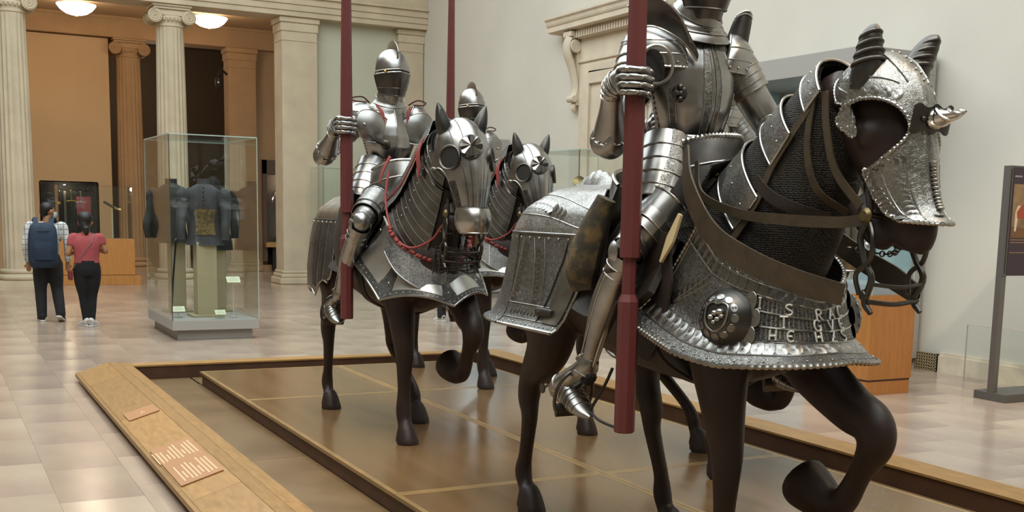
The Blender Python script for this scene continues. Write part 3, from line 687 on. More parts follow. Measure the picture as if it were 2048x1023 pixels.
def bit(parent, o, red=False):
    hf, hz = o['head']; sh = o['sh']; H = lambda *P: [(x, f+hf-sh*(2.0-z), z+hz) for x, f, z in P]
    b = None
    for s in (-1, 1):
        x = s*.105
        q = pipe('bit_shank', H((x, 1.44, 1.66), (x, 1.455, 1.58), (x*1.1, 1.43, 1.50), (x*1.15, 1.46, 1.42), (x*1.15, 1.50, 1.36), (x*1.1, 1.47, 1.28), (x*1.1, 1.50, 1.24)), [.010, .012, .012, .011, .012, .013, .009], M_STEELD, parent)
        if s < 0: b = q
        pipe('bit_shank', H((x, 1.455, 1.56), (x*1.2, 1.50, 1.50), (x*1.2, 1.49, 1.42), (x*1.2, 1.43, 1.37), (x*1.1, 1.44, 1.30)), .009, M_STEELD, parent)
        mb = MB(); mb.lathe([(.001, .012), (.018, .012), (.024, .004), (.028, 0), (.028, -.004)], T(H((x*1.12, 1.45, 1.57))[0]), 14, axis=T((s, 0, 0))); obj('bit_boss', mb, mat('dull brass', '6E6244', .45, metal=.9), parent)
        mb = MB(); mb.lathe([(.001, .012), (.014, .012), (.02, .004), (.022, 0)], T(H((x*1.15, 1.47, 1.30))[0]), 12, axis=T((s, 0, 0))); obj('bit_boss', mb, M_STEELD, parent)
    for f, z, r in ((1.48, 1.28, .009), (1.50, 1.34, .007), (1.455, 1.575, .010)):
        pipe('bit_bar', H((-.12, f, z), (0, f+.015, z-.01), (.12, f, z)), r, M_STEELD, parent)
    # curb chain
    mb = MB()
    for i in range(13):
        a = (i-6)/6; c = T(H((.11*a, 1.40+.06*(1-a*a)-.02, 1.46-.02*(1-a*a)))[0]); e = PI/2*(i % 2)
        pts = [c+np.array((math.cos(t)*.012, math.sin(t)*.009*math.cos(e), math.sin(t)*.009*math.sin(e))) for t in np.linspace(0, 2*PI, 10, endpoint=False)]
        mb.tube(pts, .003, 5, closed=True)
    obj('curb_chain', mb, M_STEELD, parent)
# ------------------------------------------------------------------ bard of the nearest horse (engraved, with letters)
def bard_engraved(parent, o):
    hf, hz = o['head']
    SM, SMD = scale_mesh(M_STEEL), scale_mesh(mat('worn steel', '7D7B77', .33, metal=1, var=.2, vscale=10, rvar=.08))
    # ---- crupper
    vt = [0, .12, .26, .36, .40, .55, .75, .88, .95, 1]
    def cru(s, v):
        w = interp(v, vt, (.001, .20, .315, .345, .352, .362, .385, .41, .435, .46))
        z = interp(v, vt, (1.70, 1.66, 1.565, 1.485, 1.455, 1.34, 1.18, 1.075, 1.03, 1.012))
        Fx = interp(v, vt, (-.62, -.84, -.98, -1.04, -1.06, -1.10, -1.16, -1.22, -1.27, -1.32))
        Fe = interp(v, vt, (-.20, -.12, .0, .05, .05, .02, -.06, -.11, -.13, -.14))
        X, F = Ucurve(s, w, Fe, -.62, Fx, .55); z += -.10*max(0, 1-abs(s)/.55)*max(0, .36-v)/.36
        return np.array((X, F, z))
    p = Patch(cru)
    def part(name, r, nu, nv, m, off=0, **k):
        mb = MB(); mb.plate(p.grid(nu, nv, r, off), .005, -1); return obj(name, mb, m, parent, **k)
    top = part('crupper_top', (-1, 1, 0, .40), 61, 16, M_ETCHF)
    sl = part('crupper_side', (-1, -.50, .39, 1), 24, 22, M_ETCH); rear = part('crupper_rear', (-.505, .505, .39, 1), 44, 22, M_ETCH, off=-.004); sr = part('crupper_side', (.50, 1, .39, 1), 24, 22, M_ETCH)
    edge(p, [(-1, .40), (-.5, .40), (0, .40), (.5, .40), (1, .40)], .006, top, M_STEEL, 160, name='seam_band', out=-1, off=.004)
    for q, a, b in ((sl, -1, -.505), (rear, -.50, .50), (sr, .505, 1)):
        edge(p, [(a, 1), ((a+b)/2, 1), (b, 1)], .008, q, M_STEELP, 120, rope=1)
        edge(p, [(a, .925), ((a+b)/2, .925), (b, .925)], .003, q, M_STEELP, 80, name='raised_line', out=-1, off=.003)
        edge(p, [(a, .83), ((a+b)/2, .83), (b, .83)], .003, q, M_STEELP, 80, name='raised_line', out=-1, off=.003)
        scales(p, [(a+.03, .88), (b-.03, .88)], .026, q, SMD, -1)
        rivets(p, [(a+.02, .965), (b-.02, .965)], 12, .006, q, M_STEELP, -1); rivets(p, [(a+.02, .43), (b-.02, .43)], 8, .007, q, M_STEELP, -1)
    for q, g in ((sl, -1), (sr, 1)):
        scales(p, [(g*.66, .50), (g*.72, .82)], .03, q, SMD, -1); scales(p, [(g*.58, .46), (g*.53, .82)], .028, q, SMD, -1)
        for a, b in ((.62, .69), (.69, .77), (.55, .505)): edge(p, [(g*a, .43), (g*b, .83)], .003, q, M_STEELP, 50, name='raised_line', out=-1, off=.003)
        edge(p, [(g*1, .40), (g*1, .7), (g*1, 1)], .006, q, M_STEELP, 60)
        rivets(p, [(g*.97, .46), (g*.97, .95)], 8, .006, q, M_STEELP, -1)
        # overlapping front panel with a dark joint behind it and two leather tabs
        mb = MB(); mb.plate(p.grid(8, 18, (min(g*.985, g*.86), max(g*.985, g*.86), .40, .93), -.007), .004, -1); fp = obj('front_panel', mb, M_STEEL, parent)
        rivets(p, [(g*.96, .45), (g*.96, .90)], 6, .006, fp, M_STEELP, -1)
        edge(p, [(g*.855, .41), (g*.80, .93)], .005, fp, M_BLACK, 40, name='joint', out=-1, off=.003)
        for v_, s_ in ((.86, .84), (.50, .93)):
            c, du, nn = p.frame(g*s_, v_); mb = MB(); mb.tube([c+nn*.012-du*.075, c+nn*.02, c+nn*.016+du*.06], [(.012, .018), (.02, .022), (.016, .02)], 8, n=10); obj('leather_tab', mb, M_LEATHERD, fp)
    scales(p, [(-.80, .30), (-.6, .22), (-.3, .22), (0, .22), (.3, .22), (.6, .22), (.8, .3)], .034, top, SM, -1)
    edge(p, [(-.98, .26), (-.6, .155), (0, .15), (.6, .155), (.98, .26)], .004, top, M_STEELP, name='raised_line', out=-1, off=.002)
    edge(p, [(-.90, .36), (-.6, .29), (0, .29), (.6, .29), (.9, .36)], .004, top, M_STEELP, name='raised_line', out=-1, off=.002)
    edge(p, [(-1, .02), (-1, .2), (-1, .4)], .006, top, M_STEELP); edge(p, [(1, .02), (1, .2), (1, .4)], .006, top, M_STEELP)
    # low crest plate and plume socket on the rump
    mb = MB(); G = [[T((x*.05, f, 1.69+.075*(1-((f+.52)/.17)**2)*(1-abs(x)**2)*(1+.06*math.cos(f*110)))) for x in np.linspace(-1, 1, 9)] for f in np.linspace(-.69, -.35, 61)]
    mb.grid(np.array(G)); obj('crest_plate', mb, M_ETCHF, top)
    mb = MB(); mb.lathe([(.008, -.06), (.010, -.01), (.024, .008), (.030, .020), (.031, .026), (.024, .022), (.003, .014)], T((0, -.72, 1.70)), 20, axis=T((-.5, .5, .6))); obj('plume_cup', mb, mat('dull brass', '6E6244', .45, metal=.9), top)
    # ---- peytral
    def pey(s, v):
        t = abs(s)
        w = lerp(.265, .345, v**1.25)+.07*max(0, v-.72)/.28*(.55+.45*t)
        Fe = lerp(.72, .43, v); Fc = lerp(.84, .74, v); Fx = lerp(1.115, 1.21, v**1.4)+.10*(max(0, v-.72)/.28)**1.5
        zt = lerp(1.27, 1.565, t**1.25); zb = lerp(1.005, 1.125, (max(0, t-.45)/.55)**1.3) if t > .45 else lerp(1.045, 1.005, t/.45)
        X, F = Ucurve(s, w, Fe, Fc, Fx, .62); z = lerp(zt, zb, v)
        return np.array((X, F, z))
    p = Patch(pey); mb = MB(); mb.plate(p.grid(97, 26), .005, 1); pt = obj('peytral', mb, M_ETCH, parent)
    A = lambda v, n=13: [(s, v) for s in np.linspace(-1, 1, n)]
    edge(p, A(1, 21), .010, pt, M_STEELP, 260, rope=1); edge(p, A(0, 21), .008, pt, M_STEELP, 200, rope=1)
    edge(p, [(-1, 0), (-1, .5), (-1, 1)], .008, pt, M_STEELP, 80, rope=1); edge(p, [(1, 0), (1, .5), (1, 1)], .008, pt, M_STEELP, 80, rope=1)
    for v in (.11, .235, .75, .89): edge(p, A(v), .0035, pt, M_STEELP, 200, name='raised_line', off=.003)
    for v in (.405, .575): edge(p, [(s, v) for s in np.linspace(-.40, .40, 9)], .0045, pt, M_STEELP, 140, name='raised_line', off=.003)
    scales(p, A(.172), .030, pt, SMD); scales(p, A(.82), .034, pt, SM)
    rivets(p, A(.955), 44, .005, pt, M_STEELP); rivets(p, A(.04), 30, .005, pt, M_STEEL)
    for g in (-1, 1):
        for a, b in ((.60, .30), (.64, .26)): edge(p, [(g*a, b), (g*.90, .78)], .003, pt, M_STEELP, 50, name='raised_line', off=.003)
        scales(p, [(g*.63, .30), (g*.93, .78)], .024, pt, SMD)
        edge(p, [(g*.965, .06), (g*.965, .78)], .003, pt, M_STEELP, 40, name='raised_line', off=.003)
        # boss: domed roundel with a shield, scales and a fleur
        c, du, nn = p.frame(g*.475, .56); bo = MB(); bo.lathe([(.118, .0), (.112, .012), (.10, .022), (.085, .05), (.06, .064), (.03, .07), (.002, .071)], c, 32, axis=nn); bb = obj('boss', bo, M_STEELD, pt)
        y = np.cross(nn, du); up = np.array((0, 0, 1.))-nn*nn[2]; up /= np.linalg.norm(up); rt = np.cross(up, nn)
        sh = [(-.045, .04), (-.02, .052), (0, .047), (.02, .052), (.045, .04), (.048, 0), (.035, -.035), (0, -.056), (-.035, -.035), (-.048, 0)]
        dome = lambda r: .071*math.sqrt(max(0, 1-(r/.115)**2))+.006
        mb = MB(); mb.tube([c+rt*a+up*b+nn*dome(math.hypot(a, b)) for a, b in cr(sh, 40, True)], .004, 6, closed=True); obj('shield_rim', mb, M_STEELP, pt)
        mb = MB()
        for a, b, r in ((-.018, -.004, .014), (.012, -.010, .013), (-.004, .012, .014), (-.004, -.022, .011), (.018, .018, .017), (.026, .002, .012)): mb.ball(c+rt*a+up*b+nn*(dome(math.hypot(a, b))-.002), (r, r, r*.8), 10, 6)
        obj('shield_flower', mb, M_STEELP, pt)
        for q in range(12):
            an = 2*PI*q/12; pp = c+rt*.076*math.cos(an)+up*.076*math.sin(an)+nn*(dome(.076)-.004); n2 = nn*.8+(rt*math.cos(an)+up*math.sin(an))*.6
            sub(pt, 'embossed_scale', SM if q in (1, 2, 3, 0) else SMD, frame_mtx(pp, -rt*math.sin(an)+up*math.cos(an), n2, (.017, .015, .008)))
        for q in range(4):
            an = -1.0+q*.55; pp = c+rt*.125*math.cos(an)*(-g)+up*.125*math.sin(an)+nn*.002; sub(pt, 'embossed_scale', SM, frame_mtx(pp, up, nn, (.036, .026, .012)))
    # raised lettering in three bands, right half then left half
    ST = {'I': [[(0, 0), (0, 1)], [(-.15, 0), (.15, 0)], [(-.15, 1), (.15, 1)]], 'S': [[(.3, .9), (.1, 1), (-.2, .95), (-.3, .75), (-.1, .55), (.2, .42), (.3, .22), (.1, .02), (-.2, 0), (-.32, .12)]], 'R': [[(-.3, 0), (-.3, 1)], [(-.3, 1), (.15, .98), (.3, .78), (.15, .55), (-.3, .5)], [(-.05, .5), (.35, 0)]],
          'A': [[(-.35, 0), (0, 1)], [(0, 1), (.35, 0)], [(-.2, .4), (.2, .4)]], 'C': [[(.3, .85), (.1, 1), (-.2, .92), (-.34, .5), (-.2, .08), (.1, 0), (.3, .15)]], 'T': [[(0, 0), (0, 1)], [(-.38, 1), (.38, 1)], [(-.12, 0), (.12, 0)]], 'G': [[(.3, .85), (.1, 1), (-.2, .92), (-.34, .5), (-.2, .08), (.1, 0), (.3, .12)], [(.3, .0), (.3, .45)], [(.08, .45), (.36, .45)]],
          'V': [[(-.36, 1), (0, 0)], [(0, 0), (.36, 1)]], 'E': [[(.3, .92), (.05, 1), (-.25, .85), (-.32, .5), (-.25, .12), (.05, 0), (.3, .1)], [(-.3, .5), (.15, .5)]], 'H': [[(-.3, 0), (-.3, 1)], [(.3, 0), (.3, 1)], [(-.3, .5), (-.1, .42), (0, .55), (.1, .42), (.3, .5)]], 'M': [[(-.32, 0), (-.32, 1)], [(.32, 0), (.32, 1)], [(-.32, .62), (-.12, .42), (0, .55), (.12, .42), (.32, .62)]], 'Z': [[(-.3, 1), (.3, 1)], [(.3, 1), (-.3, 0)], [(-.3, 0), (.34, 0)], [(-.15, .5), (.2, .5)]]}
    def letter(ch, s, v, hgt):
        c, du, nn = p.frame(s, v); upv = np.array((0, 0, 1.))-nn*nn[2]; upv /= np.linalg.norm(upv); rt = np.cross(upv, nn); mb = MB()
        for st in ST[ch]:
            P = cr(np.array(st, float), 2 if len(st) == 2 else 18); mb.tube([c+rt*x*hgt*.95+upv*(y-.5)*hgt+nn*.006 for x, y in P], .0042, 6)
        obj('letter', mb, mat('raised letter steel', 'C9C6BF', .5, metal=.45), pt)
    for v0, v1 in ((.24, .40), (.41, .57), (.58, .745)):
        mb = MB(); mb.plate(p.grid(40, 5, (-.39, .34, v0, v1), .0015), .002, 1); obj('etched_band', mb, M_ETCHD, pt)
    # s positions run round the chest from the horse's right to its left
    for ch, s in (('I', -.33), ('S', -.19), ('R', -.03), ('A', .055), ('C', .125)): letter(ch, s, .32, .040)
    for ch, s in (('I', -.34), ('T', -.215), ('G', -.05), ('V', .035), ('E', .115)): letter(ch, s, .49, .042)
    for ch, s in (('H', -.26), ('E', -.185), ('M', -.055), ('Z', .03), ('S', .11)): letter(ch, s, .662, .040)
    # ---- neck: mail with steel lames along the crest
    mb = MB(); G = []
    for t in np.linspace(0, 1, 22): G.append([T(neck_ring(o, t, a, 1, .012)) for a in np.linspace(0, 2*PI, 40, endpoint=False)])
    mb.grid(np.array(G), cv=True); obj('neck_mail', mb, M_MAIL, parent)
    mb = MB()
    G = [[T((x, f, z)) for x, f, z in ((-.30, .50, 1.50), (-.27, .62, 1.58), (-.16, .62, 1.76), (0, .60, 1.80), (.16, .62, 1.76), (.27, .62, 1.58), (.30, .5, 1.5))], [T(neck_ring(o, .06, a, 1, .015)) for a in np.linspace(-1.9, 1.9, 7)]]
    mb.plate(np.array(G), .008); obj('mail_collar', mb, M_MAIL, parent)
    for t0, t1, a in ((.0, .12, 1.75), (.22, .39, 1.62), (.50, .67, 1.48), (.80, 1.0, 1.45)):
        q = ring_patch(o, t0, t1, -a, a, .024, .03); mb = MB(); mb.plate(q.grid(31, 7), .005, 1); l = obj('crinet_lame', mb, M_ETCHF, parent)
        edge(q, [(s, 0) for s in np.linspace(-1, 1, 9)], .006, l, M_STEELP, 60); edge(q, [(s, 1) for s in np.linspace(-1, 1, 9)], .006, l, M_STEELP, 60)
        rivets(q, [(s, .5) for s in np.linspace(-.9, .9, 5)], 9, .006, l, M_STEELP)
        edge(q, [(-1, 0), (-1, .5), (-1, 1)], .006, l, M_STEELP, 12); edge(q, [(1, 0), (1, .5), (1, 1)], .006, l, M_STEELP, 12)
    for g in (-1, 1):
        ribbon('crinet_strap', [neck_ring(o, t, g*a, 1, .024) for t, a in ((.03, 1.78), (.2, 1.70), (.36, 1.64), (.5, 1.52), (.66, 1.5), (.85, 1.48))], .03, M_LEATHER, parent, [(0, -.7, .7), (0, -.7, .7)], .005)
    # ---- chanfron
    SD = [(1.20, 2.055, .11, .12), (1.255, 2.092, .13, .20), (1.33, 2.122, .14, .29), (1.40, 2.125, .15, .27), (1.455, 2.10, .15, .235), (1.50, 2.06, .148, .165), (1.532, 2.02, .145, .11), (1.555, 1.98, .14, .065), (1.572, 1.935, .135, .032), (1.585, 1.885, .13, .018), (1.592, 1.84, .126, .022), (1.598, 1.805, .122, .05), (1.603, 1.775, .118, .10), (1.607, 1.755, .114, .172), (1.61, 1.735, .112, .185), (1.62, 1.68, .106, .16), (1.64, 1.62, .098, .135), (1.665, 1.578, .096, .12), (1.70, 1.548, .096, .118)]
    S = [q[:2] for q in SD]; Wd = [q[2] for q in SD]; Dm = [q[3] for q in SD]
    Sc = cr(np.array(S), 241); Wc = cr(np.array(Wd)[:, None], 241)[:, 0]; Dc = cr(np.array(Dm)[:, None], 241)[:, 0]
    Tg = np.gradient(Sc, axis=0); Tg /= np.linalg.norm(Tg, axis=1)[:, None]
    def cha(s, v):
        i = int(round(v*240)); t = abs(s); g = 1 if s > 0 else -1
        d = Dc[i]*t**1.5; W = Wc[i]; k = min(1, d/.13); x = W*math.sqrt(max(0, 1-(1-k)**2)); n = np.array((Tg[i][1], -Tg[i][0])); e = min(1, max(0, (v-.82)/.15)); n = n*(1-e)+np.array((-1, .06))*e; n /= np.linalg.norm(n)
        keel = .010*math.exp(-(t*9)**2) if .3 < v < .95 else 0
        q = Sc[i]+n*(d-keel); return np.array((g*x, q[0]+hf, q[1]+hz))
    p = Patch(cha); mb = MB(); mb.plate(p.grid(65, 130), .005, 1); ch = obj('chanfron', mb, M_ETCHF, parent)
    SS = lambda v, a=-1, b=1, n=15: [(s, v) for s in np.linspace(a, b, n)]
    for g in (-1, 1):
        edge(p, [(g, v) for v in np.linspace(0, 1, 41)], .0065, ch, M_STEELP, 200, rope=1, out=1, off=.002)
        rivets(p, [(g*.95, v) for v in np.linspace(.03, .95, 20)], 24, .005, ch, M_STEELP)
        scales(p, [(g*.9, .03), (g*.92, .10), (g*.89, .18), (g*.85, .26), (g*.72, .34), (g*.5, .41)], .019, ch, SM, n=11); scales(p, [(g*.42, .04), (g*.46, .10), (g*.42, .2)], .020, ch, SM)
        scales(p, [(g*.88, .775), (g*.88, .86), (g*.86, .975)], .020, ch, SMD); scales(p, [(g*.5, .77), (g*.5, .87), (g*.5, .975)], .019, ch, SM); scales(p, [(g*.86, .735), (g*.6, .725), (g*.35, .70)], .016, ch, SMD)
        edge(p, [(g*.70, .765), (g*.70, .86), (g*.70, .98)], .003, ch, M_STEELP, 60, name='raised_line', off=.003); edge(p, [(g*.33, .74), (g*.33, .86), (g*.35, .98)], .003, ch, M_STEELP, 60, name='raised_line', off=.003)
        edge(p, [(g*.62, .02), (g*.66, .10), (g*.58, .2), (g*.45, .28), (g*.3, .34)], .003, ch, M_STEELP, 60, name='raised_line', off=.003)
        edge(p, [(g*.10, .08), (g*.12, .2), (g*.16, .34)], .004, ch, M_STEELP, 60, name='raised_line', off=.003)
    edge(p, SS(1, n=17), .007, ch, M_STEELP, 60, rope=1); edge(p, SS(0, n=17), .007, ch, M_STEELP, 60, rope=1)
    rivets(p, [(0.03, v) for v in np.linspace(.06, .34, 7)], 10, .006, ch, M_STEELP)
    mb = MB()
    for v in np.linspace(.755, .92, 15): c, du, nn = p.frame(.0, v); mb.ball(c+nn*.008, (.016, .010, .008), 8, 5)
    obj('beaded_ridge', mb, M_STEELP, ch)
    # scalloped escutcheon with twisted spike
    def esc(s, v):
        z = 1.888+(v-.5)*.085*(1+.16*math.cos(abs(s)*PI*2.5)); x = s*.088
        return np.array((x, 1.613-.018*(v-.5)*-1-.9*x*x-6*x**4*8+hf, z+hz))
    q = Patch(esc); mb = MB(); mb.plate(q.grid(31, 9), .004, 1); es = obj('escutcheon', mb, M_STEELD, ch)
    c, du, nn = q.frame(0, .5); c = V(c); nn = V(T((0, .97, .12)))
    mb = MB(); mb.lathe([(.034, 0), (.034, .012), (.028, .02), (.030, .03), (.022, .045), (.016, .07), (.008, .10), (.001, .125)], c, 16, axis=nn); obj('spike', mb, M_SILVER, ch)
    for k in range(3):
        mb = MB(); P = []; q_ = nn.to_track_quat('Z', 'X')
        for t in np.linspace(0, 1, 24): a = 2*PI*(k/3+t*.8); r = lerp(.032, .004, t); P.append(tuple(c+q_ @ V((r*math.cos(a), r*math.sin(a), .012+.12*t))))
        mb.tube(P, [lerp(.008, .003, t) for t in np.linspace(0, 1, 24)], 6); obj('spike_flute', mb, M_SILVER, ch)
    mb = MB(); c2, _, n2 = q.frame(-.55, .5); mb.ball(c2+n2*.004, .009, 10, 6); obj('rivets', mb, M_STEELD, ch, kind='stuff')
    # ear guards: ribbed half shells curling forward
    for g in (-1, 1):
        base = np.array((g*.10, 1.40+hf, 2.045+hz)); d = np.array((g*.42 if g > 0 else -.06, .10 if g < 0 else .25, 1.0)); d /= np.linalg.norm(d)
        P = [base-d*.05, base, base+d*.035, base+d*.07, base+d*.105, base+d*.135, base+d*.152]
        P = [a+np.array((0, .10*max(0, i-3)**2*.03, 0)) for i, a in enumerate(P)]
        mb = MB(); mb.tube(T(P), [(.060, .058), (.058, .056), (.052, .05), (.046, .045), (.040, .040), (.030, .030), (.010, .012)], 16, n=18, up=T((0, 1, .2))); e = obj('ear_guard', mb, M_STEELD, ch)
        for k in range(4):
            c = base+d*(.035+.03*k); rr = .053-.0065*k; mb = MB()
            pts = [T(c+np.array((rr*math.cos(t), rr*math.sin(t), .014*math.sin(t)-g*d[0]*0))) for t in np.linspace(0, 2*PI, 20, endpoint=False)]
            mb.tube(pts, .007, 6, closed=True); obj('rib', mb, M_STEELD, e)
        mb = MB(); mb.ball(T(base+np.array((g*-.02, .052, .0))), .007, 8, 5); obj('rivets', mb, M_STEELP, e, kind='stuff')
    # ---- straps, reins and bit
    H = lambda *P: [(x, f+hf, z+hz) for x, f, z in P]
    bit(parent, o)
    for g in (-1, 1):
        ribbon('rein', [(g*.24, .55, 1.82), (g*.295, .66, 1.66), (g*.30, .82, 1.495), (g*.285, 1.02, 1.405), (g*.25, 1.24, 1.34), (g*.17, 1.42, 1.30)], [.05, .085, .09, .09, .09, .075], M_LEATHER, parent, [(0, .5, .86), (0, .3, .95), (0, .15, 1)], .008)
        ribbon('upper_rein', [(g*.22, .60, 1.77), (g*.235, .66, 1.64), (g*.205, .86, 1.57), (g*.19, 1.10, 1.55), (g*.14, 1.32, 1.545), (g*.115, 1.44, 1.555)], [.03, .03, .035, .04, .04, .04], M_LEATHER, parent, [(0, .5, .86), (0, .1, 1)], .007)
        ribbon('mail_strap', [neck_ring(o, .42, g*1.45, 1, .03), neck_ring(o, .44, g*1.8, 1, .03), neck_ring(o, .48, g*2.3, 1, .028), neck_ring(o, .52, g*2.8, 1, .024)], .045, M_LEATHERD, parent, [(0, .5, .8), (0, .3, .9)], .007)
        ribbon('cheek_strap', H((g*.125, 1.22, 2.0), (g*.13, 1.25, 1.85), (g*.125, 1.30, 1.72), (g*.105, 1.41, 1.60)), .032, M_LEATHER, parent, [(0, 1, .1), (0, .8, .6)], .006)
        ribbon('throat_strap', H((g*.135, 1.17, 1.98), (g*.14, 1.16, 1.80), (g*.12, 1.20, 1.66), (g*.03, 1.26, 1.58)), .03, M_LEATHER, parent, [(0, 1, .1), (0, .8, .5)], .006)
    ribbon('girth', [(-.34, .28, 1.35), (-.33, .40, 1.12), (-.28, .50, .95), (0, .55, .84), (.28, .5, .95), (.33, .4, 1.12)], .11, M_LEATHERD, parent, [(0, 1, 0), (0, 1, 0)], .012)
    saddle(parent, o)
    for g in (-1, 1):
        mb = MB(); mb.tube(T([(g*.355, .14, 1.62), (g*.39, .09, 1.47), (g*.41, .04, 1.32), (g*.41, .05, 1.22)]), [(.04, .05), (.06, .085), (.065, .105), (.035, .07)], 12, n=14, up=T((0, 1, 0))); obj('saddle_pad', mb, M_SUEDE, parent)
        ribbon('saddle_flap', [(g*.325, .44, 1.50), (g*.335, .42, 1.32), (g*.34, .40, 1.14), (g*.325, .36, .98)], [.3, .42, .40, .2], M_LEATHERD, parent, [(0, 1, 0), (0, 1, 0)], .012)
        ribbon('flap_lining', [(g*.33, .66, 1.56), (g*.345, .62, 1.46), (g*.36, .58, 1.37)], [.02, .05, .01], M_CREAM, parent, [(0, 1, 0), (0, 1, 0)], .012)
# ------------------------------------------------------------------ bard of the second horse (plain panels with etched bands)
def bard_panelled(parent, o):
    hf, hz = o['head']; sh = o['sh']
    vt = [0, .14, .28, .38, .55, .78, 1]
    def cru(s, v):
        w = interp(v, vt, (.001, .20, .305, .335, .365, .385, .385)); z = interp(v, vt, (1.66, 1.63, 1.55, 1.47, 1.32, 1.10, .90))
        Fx = interp(v, vt, (-.60, -.84, -.98, -1.04, -1.11, -1.16, -1.14)); Fe = interp(v, vt, (-.22, -.20, -.16, -.14, -.12, -.14, -.22))
        X, F = Ucurve(s, w, Fe, -.60, Fx, .55); z += -.09*max(0, 1-abs(s)/.55)*max(0, .38-v)/.38
        if v > .78:
            t = abs(s); sc = .055*abs(math.sin(PI*(t*3.0+.10)))+.12*max(0, t-.62)/.38; z += sc*((v-.78)/.22)**1.5
        return np.array((X, F, z))
    p = Patch(cru)
    def part(name, r, nu, nv, m, off=0):
        mb = MB(); mb.plate(p.grid(nu, nv, r, off), .005, -1); return obj(name, mb, m, parent)
    top = part('crupper_top', (-1, 1, 0, .39), 61, 14, M_STEEL)
    sl = part('crupper_side', (-1, -.44, .38, 1), 36, 26, M_STEEL); rr = part('crupper_rear', (-.445, .445, .38, 1), 44, 26, M_STEEL, -.004); sr = part('crupper_side', (.44, 1, .38, 1), 36, 26, M_STEEL)
    for q, a, b in ((sl, -1, -.44), (rr, -.44, .44), (sr, .44, 1)):
        edge(p, [(lerp(a, b, k), 1) for k in np.linspace(0, 1, 15)], .007, q, M_STEELP, 120)
        edge(p, [(a, .58), ((a+b)/2, .58), (b, .58)], .004, q, M_STEELD, 60, name='joint_line', out=-1, off=.002)
        rivets(p, [(a+.03, .41), (b-.03, .41)], 6, .009, q, M_STEELP, -1)
        for k in (.2, .45, .7):
            s0 = lerp(a, b, k); r = (s0-.045, s0+.045, .42, .93); mb = MB(); mb.plate(p.grid(6, 18, r, -.004), .003, -1); obj('etched_band', mb, M_ETCHD, q)
    edge(p, [(-1, .39), (-.5, .39), (0, .39), (.5, .39), (1, .39)], .006, top, M_STEELD, 160, name='seam_band', out=-1, off=.003)
    for g in (-1, 1):
        edge(p, [(g, 0), (g, .2), (g, .39)], .007, top, M_STEELP); q = sl if g < 0 else sr; edge(p, [(g, .38), (g, .7), (g, 1)], .007, q, M_STEELP)
        mb = MB(); a, b = sorted((g*.985, g*.93)); mb.plate(p.grid(4, 22, (a, b, .38, .97), -.004), .003, -1); obj('etched_border', mb, M_ETCHD, q)
    # peytral: five flaring facets with pointed corners
    C = [(-.40, .32, 1.215), (-.36, .78, .965), (-.02, 1.22, .955), (.335, .95, 1.0), (.40, .32, 1.215)]
    Tp = [(-.26, .60, 1.50), (-.235, .86, 1.28), (-.01, 1.02, 1.17), (.215, .88, 1.27), (.26, .60, 1.50)]
    if o.get('scallop'): pass
    def pey(s, v):
        q = (s+1)/2*4; i = min(int(q), 3); f = q-i
        bt = lerp(np.array(C[i]), np.array(C[i+1]), f); tp = cr(np.array(Tp), 81)[int(round((s+1)/2*80))]
        bow = math.sin(PI*f)
        bt = bt+np.array((0, 0, .05*bow)); out = np.array((bt[0], bt[1]-.45, 0)); out /= np.linalg.norm(out)+1e-9
        bt = bt+out*.03*bow
        e = v**1.15; P = lerp(tp, bt, e); P = P-out*.045*math.sin(PI*v)*(1-.3*bow)+out*.02*math.sin(PI*v)*bow; return P
    p = Patch(pey); mb = MB(); mb.plate(p.grid(97, 18), .005, 1); pt = obj('peytral', mb, mat('satin steel', 'ACA9A2', .40, metal=.9, var=.12, vscale=7, rvar=.06), parent, ang=25)
    full = [(s, 1) for s in np.linspace(-1, 1, 65)]
    edge(p, full, .008, pt, M_STEELP, 260); edge(p, [(s, 0) for s in np.linspace(-1, 1, 33)], .008, pt, M_STEELP, 120)
    mb = MB(); mb.plate(p.grid(97, 4, (-.99, .99, .86, .975), .004), .003, 1); obj('etched_border', mb, M_ETCHD, pt)
    for s0 in (-.945, -.5, 0, .5, .945):
        w = .05 if abs(s0) < .9 else .04; mb = MB(); G = []
        for s in np.linspace(-1, 1, 9):
            G.append([pey(max(-1, min(1, s0+s*w*(.6+.9*v))), v) for v in np.linspace(.03, .87, 18)])
        G = T(np.array(G)); G = G+gnorm(G)*p.sg*.004; mb.plate(G, .003, 1); b = obj('etched_band', mb, M_ETCHD, pt)
        rivets(p, [(s0, .3), (s0, .7)], 2, .011, b, M_STEELP)
    rivets(p, [(s, .93) for s in np.linspace(-.97, .97, 65)], 44, .0055, pt, M_STEELP)
    # upper collar plate over the peytral with red fringed edging
    def col(s, v):
        a = pey(s*.80, 0); d = np.array((a[0], a[1]-.5, 0)); d /= np.linalg.norm(d)
        return a+np.array((0, 0, .03-.16*v-.05*v*(1-abs(s)) ))+d*(.016+.055*v)
    q = Patch(col); mb = MB(); mb.plate(q.grid(61, 7), .005, 1); cp = obj('collar_plate', mb, M_ETCH, parent)
    edge(q, [(s, 1) for s in np.linspace(-1, 1, 25)], .006, cp, M_STEELP); edge(q, [(s, 0) for s in np.linspace(-1, 1, 25)], .007, cp, M_STEELP)
    for s in (-.97, -.5, 0, .5, .97): edge(q, [(s, 0), (s, .5), (s, 1)], .004, cp, M_STEELP, 20, name='raised_line', off=.003)
    mb = MB()
    for k, s in enumerate(np.linspace(-.98, .98, 44)): c, du, nn = q.frame(s, .0); mb.ball(c+nn*.012+np.array((0, 0, .012)), (.017, .017, .014), 8, 6)
    obj('red_fringe', mb, M_RED, cp, kind='stuff')
    # crinet of overlapping lames with a crest plate
    mb = MB(); G = []
